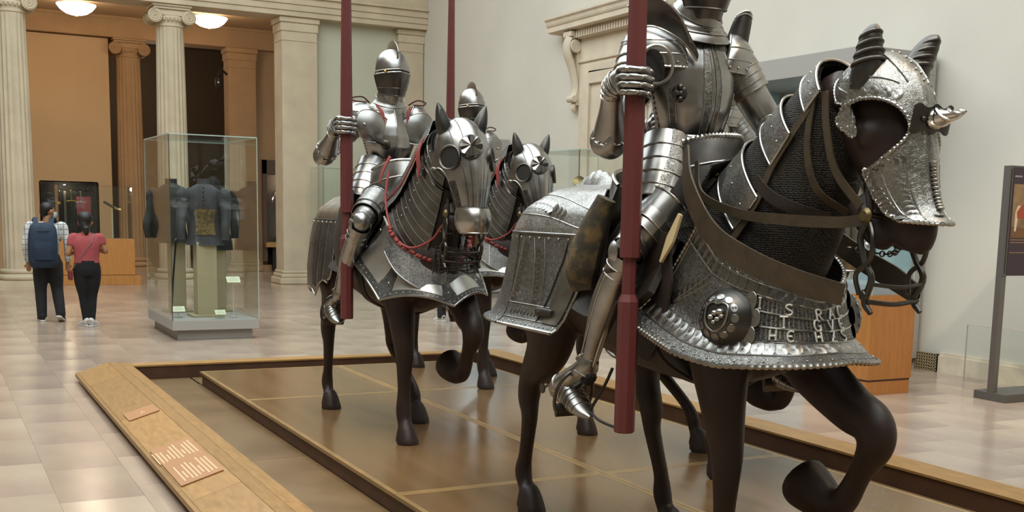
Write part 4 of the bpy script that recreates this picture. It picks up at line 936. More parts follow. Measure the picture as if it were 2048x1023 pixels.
    for t in np.linspace(0, 1, 20): G.append([T(neck_ring(o, t, a, 1, .008)) for a in np.linspace(0, 2*PI, 36, endpoint=False)])
    mb.grid(np.array(G), cv=True); obj('neck_lining', mb, M_BLACK, parent)
    n = 12
    for k in range(n):
        t0 = .02+.90*k/n; q = ring_patch(o, t0, t0+.98/n, -2.55, 2.55, .032, .018); mb = MB(); mb.plate(q.grid(41, 4), .004, 1); l = obj('crinet_lame', mb, mat('lame steel', '73706B', .36, metal=1, var=.2, vscale=10, rvar=.08), parent)
        edge(q, [(s, 0) for s in np.linspace(-1, 1, 21)], .0035, l, M_STEEL, 60)
        rivets(q, [(-.6, .4), (.6, .4)], 2, .006, l, M_STEELP)
    mb = MB(); G = []
    for t in np.linspace(0, 1, 24):
        c = neck_ring(o, t, 0, 1, .085); l = neck_ring(o, t, .5, 1, .08); r = neck_ring(o, t, -.5, 1, .08); l2 = neck_ring(o, t, 1.12, 1, .055); r2 = neck_ring(o, t, -1.12, 1, .055)
        G.append([T(a) for a in (r2, r, c, l, l2)])
    mb.plate(np.array(G), .006); cp = obj('crest_plate', mb, M_ETCH, parent)
    for g in (-1, 1): mb = MB(); mb.tube([T(neck_ring(o, t, g*1.12, 1, .055)) for t in np.linspace(0, 1, 24)], .005, 6); obj('rolled_edge', mb, M_STEELP, cp)
    for g in (-1, 1):
        ribbon('red_lace', [neck_ring(o, t, g*a, 1, .06) for t, a in ((.02, .85), (.3, .95), (.5, 1.0), (.7, 1.05), (.9, 1.1))], .013, M_RED, parent, [(0, -.7, .7), (0, -.7, .7)], .006)
        mb = MB()
        for k, t in enumerate(np.linspace(.0, .62, 17)): mb.ball(T(neck_ring(o, t, g*.74, 1, .045)), (.013, .015, .015), 8, 6)
        obj('red_fringe', mb, M_RED, parent, kind='stuff')
        ribbon('red_lappet', [neck_ring(o, .80, g*1.0, 1, .06), neck_ring(o, .74, g*1.25, 1, .07), neck_ring(o, .66, g*1.55, 1, .06), neck_ring(o, .60, g*1.7, 1, .06)], [.05, .06, .05, .015], M_RED, parent, [(0, 1, .3), (0, 1, .3)], .006)
        ribbon('red_lappet', [(g*.17, .47, 1.90), (g*.21, .44, 1.80), (g*.24, .45, 1.72)], [.05, .05, .02], M_RED, parent, [(0, 1, .0), (0, 1, 0)], .006)
        pipe('rein', [(g*.20, .52, 1.80), (g*.25, .60, 1.60), (g*.26, .76, 1.40), (g*.22, .98+hf*.3, 1.31), (g*.15, 1.22+hf, 1.36), (g*.11, 1.40+hf-sh*.5, 1.46)], .008, M_RED, parent)
    # chanfron with tubular eye guards
    S = [(1.14, 2.08), (1.22, 2.13), (1.34, 2.14), (1.46, 2.08), (1.55, 1.98), (1.605, 1.86), (1.635, 1.74), (1.65, 1.63), (1.66, 1.54), (1.655, 1.49)]
    Wd = (.12, .14, .155, .16, .155, .145, .13, .105, .085, .07); Dm = (.22, .28, .31, .30, .25, .15, .105, .09, .085, .07)
    Sc = cr(np.array(S), 241); Wc = cr(np.array(Wd)[:, None], 241)[:, 0]; Dc = cr(np.array(Dm)[:, None], 241)[:, 0]; Tg = np.gradient(Sc, axis=0); Tg /= np.linalg.norm(Tg, axis=1)[:, None]
    def cha(s, v):
        i = int(round(v*240)); t = abs(s); g = 1 if s > 0 else -1
        d = Dc[i]*t**1.45; k = min(1, d/.15); x = Wc[i]*math.sqrt(max(0, 1-(1-k)**2)); n = np.array((Tg[i][1], -Tg[i][0]))
        q = Sc[i]+n*(d-.014*math.exp(-(t*9)**2)); return np.array((g*x, q[0]+hf-sh*(2.0-q[1]), q[1]+hz))
    p = Patch(cha)
    mb = MB(); mb.plate(p.grid(57, 72), .005, 1); ch = obj('chanfron', mb, M_STEEL, parent)
    for g in (-1, 1):
        edge(p, [(g, v) for v in np.linspace(0, 1, 41)], .006, ch, M_STEELP, 160)
        for k in (.12, .30): edge(p, [(g*k*.6, .1), (g*k, .45), (g*k*1.1, .75), (g*k*1.3, .98)], .003, ch, M_STEELD, 60, name='engraved_line', off=.002)
        mb = MB(); c, du, nn = p.frame(g*.50, .485); ax = V(nn)*.8+V(T((g*.35, .3, .1)))
        mb.lathe([(.072, -.02), (.074, .004), (.078, .014), (.072, .018), (.064, .012), (.062, -.01)], c, 24, axis=ax); obj('eye_guard', mb, M_STEELD, ch)
        mb = MB(); mb.lathe([(.001, .0095), (.064, .0085), (.065, -.012)], c, 24, axis=ax); obj('eye_hollow', mb, M_BLACK, ch)
        base = np.array((g*.105, 1.34+hf, 2.055+hz)); d = np.array((g*.28, -.02 if g < 0 else .1, 1.0)); d /= np.linalg.norm(d)
        mb = MB(); mb.tube(T([base-d*.05, base, base+d*.06, base+d*.12, base+d*.165, base+d*.19]), [(.040, .05), (.045, .052), (.046, .046), (.034, .032), (.018, .016), (.004, .004)], 14, n=16, up=T((0, 1, .1))); e = obj('ear_guard', mb, M_STEELD, ch)
        mb = MB(); mb.tube(T([base+np.array((g*.0, .048, .0)), base+d*.07+np.array((0, .046, 0)), base+d*.15+np.array((0, .02, 0))]), [(.022, .006), (.024, .006), (.006, .004)], 8, n=10, up=T((0, 1, .1))); obj('ear_hollow', mb, M_BLACK, e)
        for k, (s0, s1, v0, v1) in enumerate(((.72, .99, .52, .76),)):
            a, b = sorted((g*s0, g*s1)); mb = MB(); mb.plate(p.grid(8, 10, (a, b, .62, .9), .004), .003, 1); obj('etched_band', mb, M_ETCHD, ch)
    c, du, nn = p.frame(-.05, .46); c = np.array(c)+nn*.016
    up = np.array((0, 0, 1.))-nn*nn[2]; up /= np.linalg.norm(up); rt = np.cross(up, nn)
    for k in range(8):
        a0 = 2*PI*k/8; mb = MB(); r = .070
        e = lambda a, q, h: c+(rt*math.cos(a)+up*math.sin(a))*q+nn*h
        mb.add([e(a0, .004, .016), e(a0-.36, r*.92, .0), e(a0-.1, r, .006), e(a0+.16, r*.97, .014), e(a0+.36, r*.92, .002)], [(0, 1, 2), (0, 2, 3), (0, 3, 4)]); obj('rondel_petal', mb, M_STEELP if k % 2 else M_STEELD, ch, False)
    mb = MB(); mb.lathe([(.076, -.016), (.076, -.004), (.06, .0)], c, 24, axis=nn); obj('rondel', mb, M_STEELD, ch)
    mb = MB(); mb.lathe([(.010, .01), (.008, .03), (.002, .075)], c, 10, axis=nn*.8+rt*.5+up*.35); obj('spike', mb, M_STEELD, ch)
    # bulbous nose guard over the nostrils
    def ng(s, v):
        a = s*1.75; r = lerp(.088, .080, v)*(1+.30*math.sin(PI*(.08+.86*v))); y = np.array((0, 1.585-sh*.42, 1.61))+np.array((0, .012, -.15))*v
        return y+np.array((r*math.sin(a)*1.0+hf*0, r*math.cos(a)*1.05+hf, hz))
    q = Patch(ng); mb = MB(); mb.plate(q.grid(33, 12), .005, 1); n_ = obj('nose_guard', mb, M_STEELP, ch); edge(q, [(s, 1) for s in np.linspace(-1, 1, 21)], .006, n_, M_STEELP); edge(q, [(s, .0) for s in np.linspace(-1, 1, 21)], .005, n_, M_STEELD)
    edge(q, [(-1, 0), (-1, .5), (-1, 1)], .005, n_, M_STEELP, 20); edge(q, [(1, 0), (1, .5), (1, 1)], .005, n_, M_STEELP, 20)
    bit(parent, o)
    mb = MB()
    rq = random.Random(5)
    for k in range(9):
        z = 1.36+hz-.018*k; pts = [T((.13*math.cos(t), 1.36+hf-sh*.6+.10*math.sin(t), z+.012*math.sin(3*t+k))) for t in np.linspace(-.4, PI+.4, 14)]; mb.tube(pts, .005, 5)
    for k in range(8):
        t = PI*k/7; mb.tube([T((.13*math.cos(t), 1.36+hf-sh*.6+.10*math.sin(t), 1.37+hz)), T((.15*math.cos(t), 1.36+hf-sh*.6+.12*math.sin(t), 1.2+hz))], .005, 5)
    obj('bit_cage', mb, M_STEELD, parent)
    saddle(parent, o)
    for g in (-1, 1):
        ribbon('saddle_flap', [(g*.345, .12, 1.66), (g*.37, .15, 1.42), (g*.38, .12, 1.18), (g*.38, .08, 1.0)], [.2, .24, .22, .16], M_LEATHERD, parent, [(0, 1, 0), (0, 1, 0)], .012)
        mb = MB(); mb.tube(T([(g*.33, .05, 1.56), (g*.375, .08, 1.3), (g*.36, .12, 1.05)]), [(.03, .14), (.035, .17), (.02, .10)], 12, n=14, up=T((0, 1, 0))); obj('saddle_skirt', mb, M_LEATHERD, parent)
    ribbon('girth', [(-.33, .18, 1.3), (-.32, .28, 1.1), (-.27, .35, .93), (0, .40, .835), (.27, .35, .93), (.32, .28, 1.1)], .10, M_LEATHERD, parent, [(0, 1, 0), (0, 1, 0)], .01)
# ------------------------------------------------------------------ the four horses
O1 = dict(kind=1, head=(0, 0), sh=0, RH=(-.22, -.80, -.83), LH=(.2, -.10, -.30), RF=.84, LFknee=(1.265, .765), saddle=.05)
O2 = dict(kind=2, head=(-.09, -.04), sh=.15, RH=(-.22, -.74, -.79), LH=(.2, .06, -.48), RF=.76, LFknee=(1.07, .79), saddle=-.05)
O4 = dict(O2, head=(.03, -.17), sh=.1)
XC = 2.93
H1P, H2P, H3P, H4P = (XC, 4.40, PD), (XC, 7.85, PD), (4.45, 9.85, PD), (4.28, 6.2, PD)
GH = 'armoured horses on the platform'
def horses():
    h1 = thing('armoured_horse', 'nearest brown horse in engraved steel with scale bands and raised letters on its breastplate', 'horse', H1P, GH)
    horse_body(h1, O1); bard_engraved(h1, O1)
    h2 = thing('armoured_horse', 'brown horse in pointed faceted breastplate and red-laced neck lames behind the nearest horse', 'horse', H2P, GH)
    horse_body(h2, O2); bard_panelled(h2, O2)
    h3 = copy_tree(h2); h3.location = H3P; h3['label'] = 'farthest armoured horse, half hidden behind the head of the red-laced horse'
    h4 = thing('armoured_horse', 'armoured horse almost wholly hidden behind the nearest lettered horse, raised hoof showing', 'horse', H4P, GH)
    horse_body(h4, O4); bard_panelled(h4, O4)
    return h1, h2, h3, h4
HS = horses()
# ------------------------------------------------------------------ riders in plate armour
M_LANCE = mat('dull red paint', '5F2725', .55, var=.12, vscale=4, bump=.1, bscale=30)
M_PAD = mat('dark arming cloth', '1A1816', .9)
M_DSTEEL = mat('dark helmet steel', '565350', .32, metal=1, var=.25, vscale=10, rvar=.08)  # darker steel for visors, the near helmet and neck guards
def lames(parent, name, P, r, n, m, me, up=(0, 1, 0), seg=20, arc=None, lip=.006, flare=1.06):
    """n overlapping tubular lames along a path; r: radii per path point"""
    Q = cr(np.array(P, float), 121); R = cr(np.array([(a, a) if np.isscalar(a) else a for a in r], float), 121); out = []
    a0, a1 = arc or (0, 2*PI); full = arc is None
    Tn = np.gradient(Q, axis=0); Tn /= np.linalg.norm(Tn, axis=1)[:, None]; u = np.array(up, float)
    for k in range(n):
        i0, i1 = int(120*k/n), min(120, int(120*(k+1.12)/n)); G = []
        for q, i in enumerate(np.linspace(i0, i1, 5).astype(int)):
            w = u-Tn[i]*np.dot(u, Tn[i]); w /= np.linalg.norm(w); sd = np.cross(Tn[i], w); f = lerp(1.0, flare, q/4)
            G.append([T(Q[i]+sd*R[i][0]*f*math.cos(a)+w*R[i][1]*f*math.sin(a)) for a in np.linspace(a0, a1, seg, endpoint=not full)])
        G = np.array(G)
        if full: G = np.concatenate([G, G[:, :1]], 1)
        mb = MB(); mb.plate(G, .003); o = obj(name, mb, m, parent); out.append(o)
        e = MB(); e.tube(G[-1], lip*.6, 6); obj('rolled_edge', e, me, o)
    return out
def shell(parent, name, P, r, m, me, up=(0, 1, 0), seg=22, rings=18, rope=False, ends=(1, 1), ang=40):
    mb = MB(); Q = cr(np.array(P, float), rings); R = cr(np.array([(a, a) if np.isscalar(a) else a for a in r], float), rings)
    mb.tube(T(Q), R, seg, up=T(np.array(up, float)), caps=False); o = obj(name, mb, m, parent, ang=ang)
    for k, i in enumerate((0, rings-1)):
        if not ends[k]: continue
        t = Q[1]-Q[0] if k == 0 else Q[-1]-Q[-2]; t /= np.linalg.norm(t); u = np.array(up, float); w = u-t*np.dot(u, t); w /= np.linalg.norm(w); sd = np.cross(t, w)
        pts = [T(Q[i]+sd*R[i][0]*math.cos(a)+w*R[i][1]*math.sin(a)) for a in np.linspace(0, 2*PI, 28, endpoint=False)]
        e = MB(); e.tube(pts, .005, 6, closed=True); obj('rolled_edge', e, me, o)
    return o
def elbow_tube(J, n=20): return cr(np.array(J, float), n)
def gauntlet(parent, o, wrist, elbow, pole, m, me, g=-1):
    """steel hand closed round an upright pole at (X, F, Z); fingers wrap from the outside over the front"""
    w, e, c = map(np.array, (wrist, elbow, pole)); d = (e-w)/np.linalg.norm(e-w)
    h = thing_part('gauntlet', parent)
    cuff = shell(h, 'cuff', [w-d*.01, w+d*.05, w+d*.12, w+d*.19], [.042, .046, .060, .074], m, me, up=(1, .2, 0))
    mb = MB()
    for a in np.linspace(0, 2*PI, 14, endpoint=False):
        s1 = np.cross(d, (0, 0, 1)); s1 /= np.linalg.norm(s1); s2 = np.cross(d, s1); mb.ball(T(w+d*.182+(s1*math.cos(a)+s2*math.sin(a))*.075), .006, 7, 5)
    obj('rivets', mb, M_STEELP, cuff, kind='stuff')
    kn = c+np.array((-.066, -.010, .0)); palm = MB()
    palm.tube(T([w, lerp(w, kn, .5)+np.array((-.012, -.008, .008)), kn+np.array((-.002, .0, 0))]), [(.036, .038), (.026, .046), (.020, .050)], 14, n=10, up=T((0, 0, 1))); ba = obj('hand_plate', palm, m, h)
    for k in range(3): 
        q = lerp(w, kn, .25+.25*k)+np.array((-.012, -.008, .008)); e_ = MB(); dd = (kn-w)/np.linalg.norm(kn-w); s1 = np.cross(dd, (0, 0, 1)); s1 /= np.linalg.norm(s1); s2 = np.cross(s1, dd)
        e_.tube(T([q+s1*(.035-.004*k)*math.cos(a)+s2*(.046+.002*k)*math.sin(a) for a in np.linspace(0, 2*PI, 20, endpoint=False)]), .004, 5, closed=True); obj('lame_edge', e_, me, h)
    pr = .040
    for k in range(4):
        z = c[2]+.045-.0285*k; fr = (.0145, .0155, .015, .013)[k]; ln = (.92, 1.0, .96, .84)[k]
        an = [200, 165, 130, 95, 60, 25, -5]; an = [200-(200-a)*ln for a in an]; pts = []; rr = []
        for q, a in enumerate(an):
            rad = pr+fr+.002; pts.append((c[0]+rad*math.cos(math.radians(a))*1.02-.004*(q == 0), c[1]+rad*math.sin(math.radians(a)), z-.010*(q/6)))
        P = cr(np.array(pts), 34); r = [fr*(1.04-.20*i/33)*(1+.10*abs(math.sin(i*.42))) for i in range(34)]
        mb = MB(); mb.tube(T(P), r, 10); f = obj('finger', mb, m, h)
        for i in (8, 16, 24):
            e_ = MB(); e_.ball(T(P[i]+(P[i]-np.array((c[0], c[1], P[i][2])))*.16), (.011, .011, .009), 8, 5); obj('knuckle_plate', e_, me, f)
    th = [(c[0]-.050, c[1]-.040, c[2]+.028), (c[0]-.020, c[1]-.062, c[2]+.050), (c[0]+.030, c[1]-.050, c[2]+.058), (c[0]+.056, c[1]-.008, c[2]+.050), (c[0]+.052, c[1]+.022, c[2]+.045)]
    mb = MB(); mb.tube(T(th), [.020, .018, .016, .014, .009], 10, n=20); obj('thumb', mb, m, h)
    return h
def thing_part(name, parent):
    o = bpy.data.objects.new(name, None); COL.objects.link(o); o.parent = parent; return o
def fist(parent, c, frm, m, me):
    """closed steel hand resting on the reins"""
    c, frm = np.array(c, float), np.array(frm, float); d = (frm-c)/np.linalg.norm(frm-c); h = thing_part('gauntlet', parent)
    shell(h, 'cuff', [c+d*.05, c+d*.11, c+d*.18, c+d*.24], [.042, .046, .058, .07], m, me, up=(0, .2, 1))
    mb = MB(); mb.tube(T([c+d*.06, c+d*.02, c-d*.02]), [(.036, .036), (.045, .03), (.046, .026)], 12, n=8, up=T((0, 0, 1))); obj('hand_plate', mb, m, h)
    sx = np.cross(d, (0, 0, 1)); sx /= np.linalg.norm(sx); 
    for k in range(4):
        q = c-d*.02+sx*(-.036+.024*k); mb = MB(); mb.tube(T([q, q-d*.030, q-d*.042+np.array((0, 0, -.03)), q-d*.02+np.array((0, 0, -.055)), q+d*.01+np.array((0, 0, -.045))]), [.014, .0145, .014, .012, .010], 9, n=18); obj('finger', mb, m, h)
    q = c+sx*.046; mb = MB(); mb.tube(T([q+d*.03, q-d*.01+np.array((0, 0, -.018)), q-d*.045+np.array((0, 0, -.022)) - sx*.02, q-d*.05-sx*.045+np.array((0, 0, -.02))]), [.017, .016, .014, .010], 9, n=14); obj('thumb', mb, m, h)
def helmet(parent, c, k, m, mv, pierced):
    X, F, Z = c; Z -= 2.30
    prof = [(2.295, .072, .082, .085), (2.33, .080, .098, .088), (2.38, .094, .118, .098), (2.44, .108, .134, .112), (2.50, .116, .138, .124), (2.55, .114, .130, .126), (2.595, .100, .108, .112), (2.63, .072, .076, .082), (2.65, .036, .04, .045), (2.656, .004, .004, .004)]
    h = thing_part('helmet', parent)
    mb = MB(); G = []
    C = cr(np.array(prof), 40)
    for z, w, f, b in C:
        G.append([T((X+w*math.sin(a), F+(f if math.cos(a) > 0 else b)*math.cos(a), z+Z)) for a in np.linspace(0, 2*PI, 40, endpoint=False)])
    mb.grid(np.array(G), cv=True); obj('skull', mb, m, h)
    def vz(s, v):
        a = s*1.62; z = lerp(2.325, 2.487, v); w = interp(z, C[:, 0], C[:, 1])+.009; f = interp(z, C[:, 0], C[:, 2])+.012
        pro = 1+.22*max(0, math.cos(a))**6*(1-.45*v); zz = z-.012*abs(s)*(v)+.02*abs(s)*(1-v)
        return np.array((X+w*math.sin(a), F+f*math.cos(a)*pro, zz+Z))
    p = Patch(vz); mb = MB(); mb.plate(p.grid(45, 14), .004, 1); v = obj('visor', mb, mv, h)
    E = lambda q, n=25: [(s, q) for s in np.linspace(-1, 1, n)]
    edge(p, E(1), .005, v, M_STEELP, 60); edge(p, E(0), .005, v, M_STEELD, 60)
    edge(p, E(.32), .003, v, M_STEELD, 60, name='raised_line', off=.002)
    edge(p, [(-1, 0), (-1, .5), (-1, 1)], .005, v, M_STEELD, 12); edge(p, [(1, 0), (1, .5), (1, 1)], .005, v, M_STEELD, 12)
    def br(s, v_):
        a = s*1.45; z = lerp(2.508, 2.545, v_); w = interp(z, C[:, 0], C[:, 1])+.006; f = interp(z, C[:, 0], C[:, 2])+.008
        return np.array((X+w*math.sin(a), F+f*math.cos(a), z-.012*abs(s)+Z))
    b = Patch(br); mb = MB(); mb.plate(b.grid(35, 4), .004, 1); bo = obj('brow_plate', mb, m, h); edge(b, E(0), .004, bo, M_STEELP, 60)
    def sl(s, v_):
        a = s*1.2; z = lerp(2.486, 2.508, v_); w = interp(z, C[:, 0], C[:, 1])+.003; f = interp(z, C[:, 0], C[:, 2])+.003
        return np.array((X+w*math.sin(a), F+f*math.cos(a), z-.012*abs(s)+Z))
    mb = MB(); mb.plate(Patch(sl).grid(31, 3), .003, 1); obj('eye_slit', mb, M_BLACK, h)
    # comb running from brow to nape
    pts = []; rad = []
    for t in np.linspace(0, 1, 26):
        a = lerp(math.radians(28), math.radians(168), t); ht = .050*math.sin(PI*min(1, t*1.05))**.6
        rr = .128; pts.append((X, F+.0+rr*math.cos(a)*1.03, 2.525+Z+(.130)*math.sin(a)+ht*.0)); rad.append((.0065, .012+ht))
    mb = MB(); ups = [T((0, math.cos(lerp(.49, 2.93, t)), math.sin(lerp(.49, 2.93, t)))) for t in np.linspace(0, 1, 26)]
    mb.tube(T(np.array(pts)), rad, 10, up=np.array(ups)); obj('comb', mb, M_STEELP, h)
    for g in (-1, 1):
        mb = MB(); mb.lathe([(.001, .014), (.012, .012), (.017, .004), (.018, 0)], T((X+g*.112, F+.01, 2.49+Z)), 14, axis=T((g, 0, 0))); obj('pivot', mb, M_STEELP, h)
    mb = MB(); mb.tube(T([(X-.085, F+.115, 2.492+Z), (X-.10, F+.14, 2.487+Z), (X-.105, F+.155, 2.484+Z)]), .006, 8); mb.ball(T((X-.107, F+.16, 2.483+Z)), .009, 8, 6); obj('lifting_peg', mb, M_GILT, h)
    if pierced:
        mb = MB()
        for s in (-.42, -.34, -.26, .26, .34, .42):
            for q in (.35, .5, .65, .8): c_, du, nn = p.frame(s, q); mb.lathe([(.006, .0045), (.0005, .0048)], c_-nn*.0015, 8, axis=nn, caps=False); 
        obj('breath_holes', mb, M_BLACK, v, kind='stuff')
    return h
def rider(o, loc, label, name='armoured_knight'):
    t = thing(name, label, 'knight', loc, 'knights in plate armour'); k = o['kind']
    S, SE = (M_STEEL, M_ETCH) if k == 2 else (M_STEEL, M_ETCH)
    tx, tf = o['torso']; N = M_STEELP; up = o['up']; fat = 1.14 if k == 1 else 1
    sh = {g: np.array((tx+g*.225, tf-.02, 2.165+up*.85)) for g in (-1, 1)}; el = {-1: np.array(o['elR']), 1: np.array(o['elL'])}; pole = np.array(o['pole']); wr = pole+np.array((-.055, -.085, -.045)); lh = np.array(o['handL'])
    hip = {g: np.array((tx*.5+g*.13, o['hipf'], 1.70)) for g in (-1, 1)}
    kn = {g: np.array((g*o['knee'][0], o['knee'][1], o['knee'][2])) for g in (-1, 1)}; an = {g: np.array((g*o['ankle'][0], o['ankle'][1], o['ankle'][2]))+(np.array(o.get('left', (0, 0, 0))) if g > 0 else 0) for g in (-1, 1)}
    # dark padded body beneath the plates: one continuous figure
    m = MB()
    tb = lambda P, r, up=(0, 1, .01): m.tube(T(np.array(P)), r, 12, n=len(P)*4, up=T(np.array(up, float)))
    tb([(tx*.5, tf*.5, 1.62), (tx*.7, tf*.8, 1.80), (tx, tf, 1.98), (tx, tf, 2.15+up), (tx, tf, 2.24+up), (tx, tf+.01, 2.34+up), (tx, tf+.02, 2.46+up), (tx, tf+.02, 2.55+up)], [(.14, .12), (.14, .11), (.155, .12), (.16, .10), (.08, .07), (.058, .06), (.075, .085), (.06, .07)])
    tb([sh[-1]+(.06, 0, .0), sh[-1], el[-1], wr], [.06, .055, .045, .034], (1, .1, 0)); tb([sh[1]-(.06, 0, 0), sh[1], el[1], lh], [.06, .055, .045, .034], (1, .1, 0))
    for g in (-1, 1): tb([hip[g]*(.6, 1, 1), lerp(hip[g], kn[g], .5), kn[g], lerp(kn[g], an[g], .4), an[g], an[g]+(0, .05, -.05)], [.09, .075, .055, .05, .036, .035], (0, 1, 0))
    fuse('padded_body', m, M_PAD, t, .017, 4)
    # ---- helmet and gorget
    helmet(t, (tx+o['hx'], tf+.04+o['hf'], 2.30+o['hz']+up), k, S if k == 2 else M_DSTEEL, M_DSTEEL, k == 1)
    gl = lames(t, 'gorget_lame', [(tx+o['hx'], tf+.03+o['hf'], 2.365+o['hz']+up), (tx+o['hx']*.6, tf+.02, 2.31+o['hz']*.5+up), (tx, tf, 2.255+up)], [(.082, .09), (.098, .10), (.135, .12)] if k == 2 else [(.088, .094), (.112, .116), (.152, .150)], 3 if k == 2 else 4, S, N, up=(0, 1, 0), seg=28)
    # ---- cuirass: breast with a medial keel, backplate
    zz = np.array([1.885, 1.92, 1.98, 2.05, 2.12, 2.18, 2.225, 2.25]); bw = [.148, .150, .172, .192, .198, .185, .155, .125]; bd = [.118, .135, .160, .165, .152, .130, .108, .10]; aa = [1.62, 1.62, 1.62, 1.60, 1.45, 1.20, 1.05, 1.0]
    def breast(s, v):
        z0 = lerp(zz[0], zz[-1], v); z = z0; a = s*np.interp(z, zz, aa); w = np.interp(z, zz, bw); d = np.interp(z, zz, bd); c_ = max(0, math.cos(a))
        return np.array((tx+w*math.sin(a), tf+d*(c_+.07*max(0, 1-abs(s)*6)), z0+up*v))
    p = Patch(breast); mb = MB(); mb.plate(p.grid(61, 30), .005, 1); b = obj('breastplate', mb, S, t, ang=60)
    E = lambda q, n=25, a=1: [(s, q) for s in np.linspace(-a, a, n)]
    edge(p, E(1), .010, b, N, 80, rope=1); edge(p, E(.0), .008, b, N, 80)
    for g in (-1, 1): edge(p, [(g, v) for v in np.linspace(0, 1, 21)], .008, b, N, 60, rope=1)
    if k == 1:
        for s0 in (-.085, .085, -.62, .62):
            r_ = (s0-.055, s0+.055, .02, .97 if abs(s0) < .3 else .45); mb = MB(); mb.plate(p.grid(7, 26, r_, .003), .003, 1); q = obj('etched_band', mb, M_ETCH, b)
            for q_ in (r_[0], r_[1]): edge(p, [(q_, r_[2]), (q_, .5*(r_[2]+r_[3])), (q_, r_[3])], .0022, q, N, 24, name='band_line', off=.005)
        mb = MB(); mb.plate(p.grid(40, 5, (-.8, .8, .84, .97), .003), .003, 1); obj('etched_band', mb, M_ETCH, b)
    else: edge(p, [(0, v) for v in np.linspace(.02, .96, 12)], .004, b, N, 40, name='keel', off=.002)
    def back(s, v):
        z = lerp(1.885, 2.235, v); a = s*1.6; w = np.interp(z, zz, bw)-.004; return np.array((tx+w*math.sin(a), tf-.115*math.cos(a), z+up*v))
    mb = MB(); mb.plate(Patch(back).grid(31, 14), .005, 1); obj('backplate', mb, S, t)
    # lance rest on the right breast
    c, du, nn = p.frame(*((-.50, .40) if k == 1 else (-.27, .30))); lr = thing_part('lance_rest', t)
    mb = MB(); mb.lathe([(.001, .012), (.022, .012), (.030, .006), (.034, 0)], c, 16, axis=nn); obj('rosette', mb, M_STEELD, lr)
    mb = MB(); c = np.array(c); n3 = np.array(nn)
    if k == 2: mb.tube([c+n3*.01, c+n3*.045+np.array((-.03, 0, .01)), c+n3*.06+np.array((-.075, 0, .03)), c+n3*.055+np.array((-.10, 0, .05))], [.013, .012, .010, .006], 8, n=14)
    else:
        for dz in (-.022, 0, .026): mb.ball(c+n3*.012+np.array((.006, 0, dz)), .015, 10, 6)
        mb.tube([c+n3*.005, c+n3*.03+np.array((-.02, 0, 0))], [.016, .012], 10)
    obj('arm', mb, M_STEELD, lr)
    # ---- skirt of lames and tassets
    lames(t, 'fauld_lame', [(tx*.9, tf*.95, 1.90), (tx*.8, tf*.9, 1.86), (tx*.7, tf*.8, 1.80)], [(.148, .118), (.158, .126), (.175, .14)], 2, S, N, up=(0, 1, 0), seg=30)
    for g in (-1, 1):
        P = [np.array((tx+g*.12, tf+.02, 1.85)), np.array((tx*.5+g*.195, tf*.6+o['hipf']*.4+.01, 1.71)), np.array((g*.27, tf*.4+o['hipf']*.6+.02, 1.585))]
        ls = lames(t, 'tasset_lame', P, [(.115, .115), (.118, .112), (.115, .10)], 5, S, N, up=(0, 0, 1), seg=18, arc=(-.75, PI+.75), flare=1.035)
        if k == 1:
            for l in lames(t, 'etched_band', P, [(.1165, .1165), (.1195, .1135), (.1165, .1015)], 5, M_ETCH, N, up=(0, 0, 1), seg=5, arc=((.85, 1.25) if g < 0 else (1.9, 2.3)), flare=1.035, lip=.003): pass
        # cuisse, poleyn, greave
        d = kn[g]-hip[g]
        shell(t, 'cuisse', [lerp(hip[g], kn[g], .34), lerp(hip[g], kn[g], .62), lerp(hip[g], kn[g], .90)], [.100, .092, .072], S, N, up=(0, 0, 1))
        ck = lerp(hip[g], kn[g], .60); lames(t, 'cuisse_lame', [lerp(hip[g], kn[g], .55), lerp(hip[g], kn[g], .78)], [.099, .090], 2, S, N, up=(0, 0, 1), seg=22)
        kb = kn[g]+(0, .022, .012); mb = MB(); G = []
        mb.ball(T(kb), (.060, .066, .070), 20, 14); po = obj('poleyn', mb, S, t)
        lames(po, 'knee_lame', [lerp(hip[g], kn[g], .84), kn[g]+(0, .012, 0)], [.072, .068], 1, S, N, up=(0, 0, 1), seg=22)
        lames(po, 'knee_lame', [kn[g]+(0, .006, -.02), lerp(kn[g], an[g], .20)], [.068, .062], 2, S, N, up=(0, 1, .2), seg=22)
        mb = MB(); mb.lathe([(.001, .012), (.025, .010), (.042, .002), (.050, -.006), (.045, -.012)], T(kn[g]+(g*.062, -.015, -.01)), 18, axis=T((g, -.25, 0))); obj('knee_wing', mb, S, po)
        dn = an[g]-kn[g]; L = lambda q, f=0.0, x=0.0: kn[g]+dn*q+np.array((x, f, 0))
        gr = shell(t, 'greave', [L(.12), L(.30, -.012), L(.48, -.020), L(.70, -.012), L(.90, 0), L(1.03, .004)], [(.060, .064), (.063, .070), (.060, .068), (.048, .052), (.040, .043), (.046, .050)], S, N, up=(0, 1, .1))
        mb = MB(); mb.tube(T([L(.16, .066), L(.4, .052), L(.7, .042), L(.98, .050)]), .004, 6, n=14); mb.tube(T([L(.16, 0, g*.062), L(.4, -.01, g*.062), L(.7, -.01, g*.049), L(.98, 0, g*.044)]), .003, 6, n=14); obj('raised_line', mb, N, gr)
        mb = MB(); c = L(.17); pts = [T(c+np.array((.066*math.cos(a), .071*math.sin(a), .012*math.sin(a)))) for a in np.linspace(0, 2*PI, 26, endpoint=False)]; mb.tube(pts, [(.004, .011)]*26, 6, closed=True); obj('strap', mb, M_LEATHERD, gr)
        # sabaton with ribbed lames
        heel, toe = np.array(o['heel'])*(g, 1, 1) if g > 0 else np.array(o['heel'])*(-1, 1, 1), np.array(o['toe'])*(g, 1, 1)
        if g > 0: heel, toe = heel+np.array(o.get('left', (0, 0, 0))), toe+np.array(o.get('left', (0, 0, 0)))
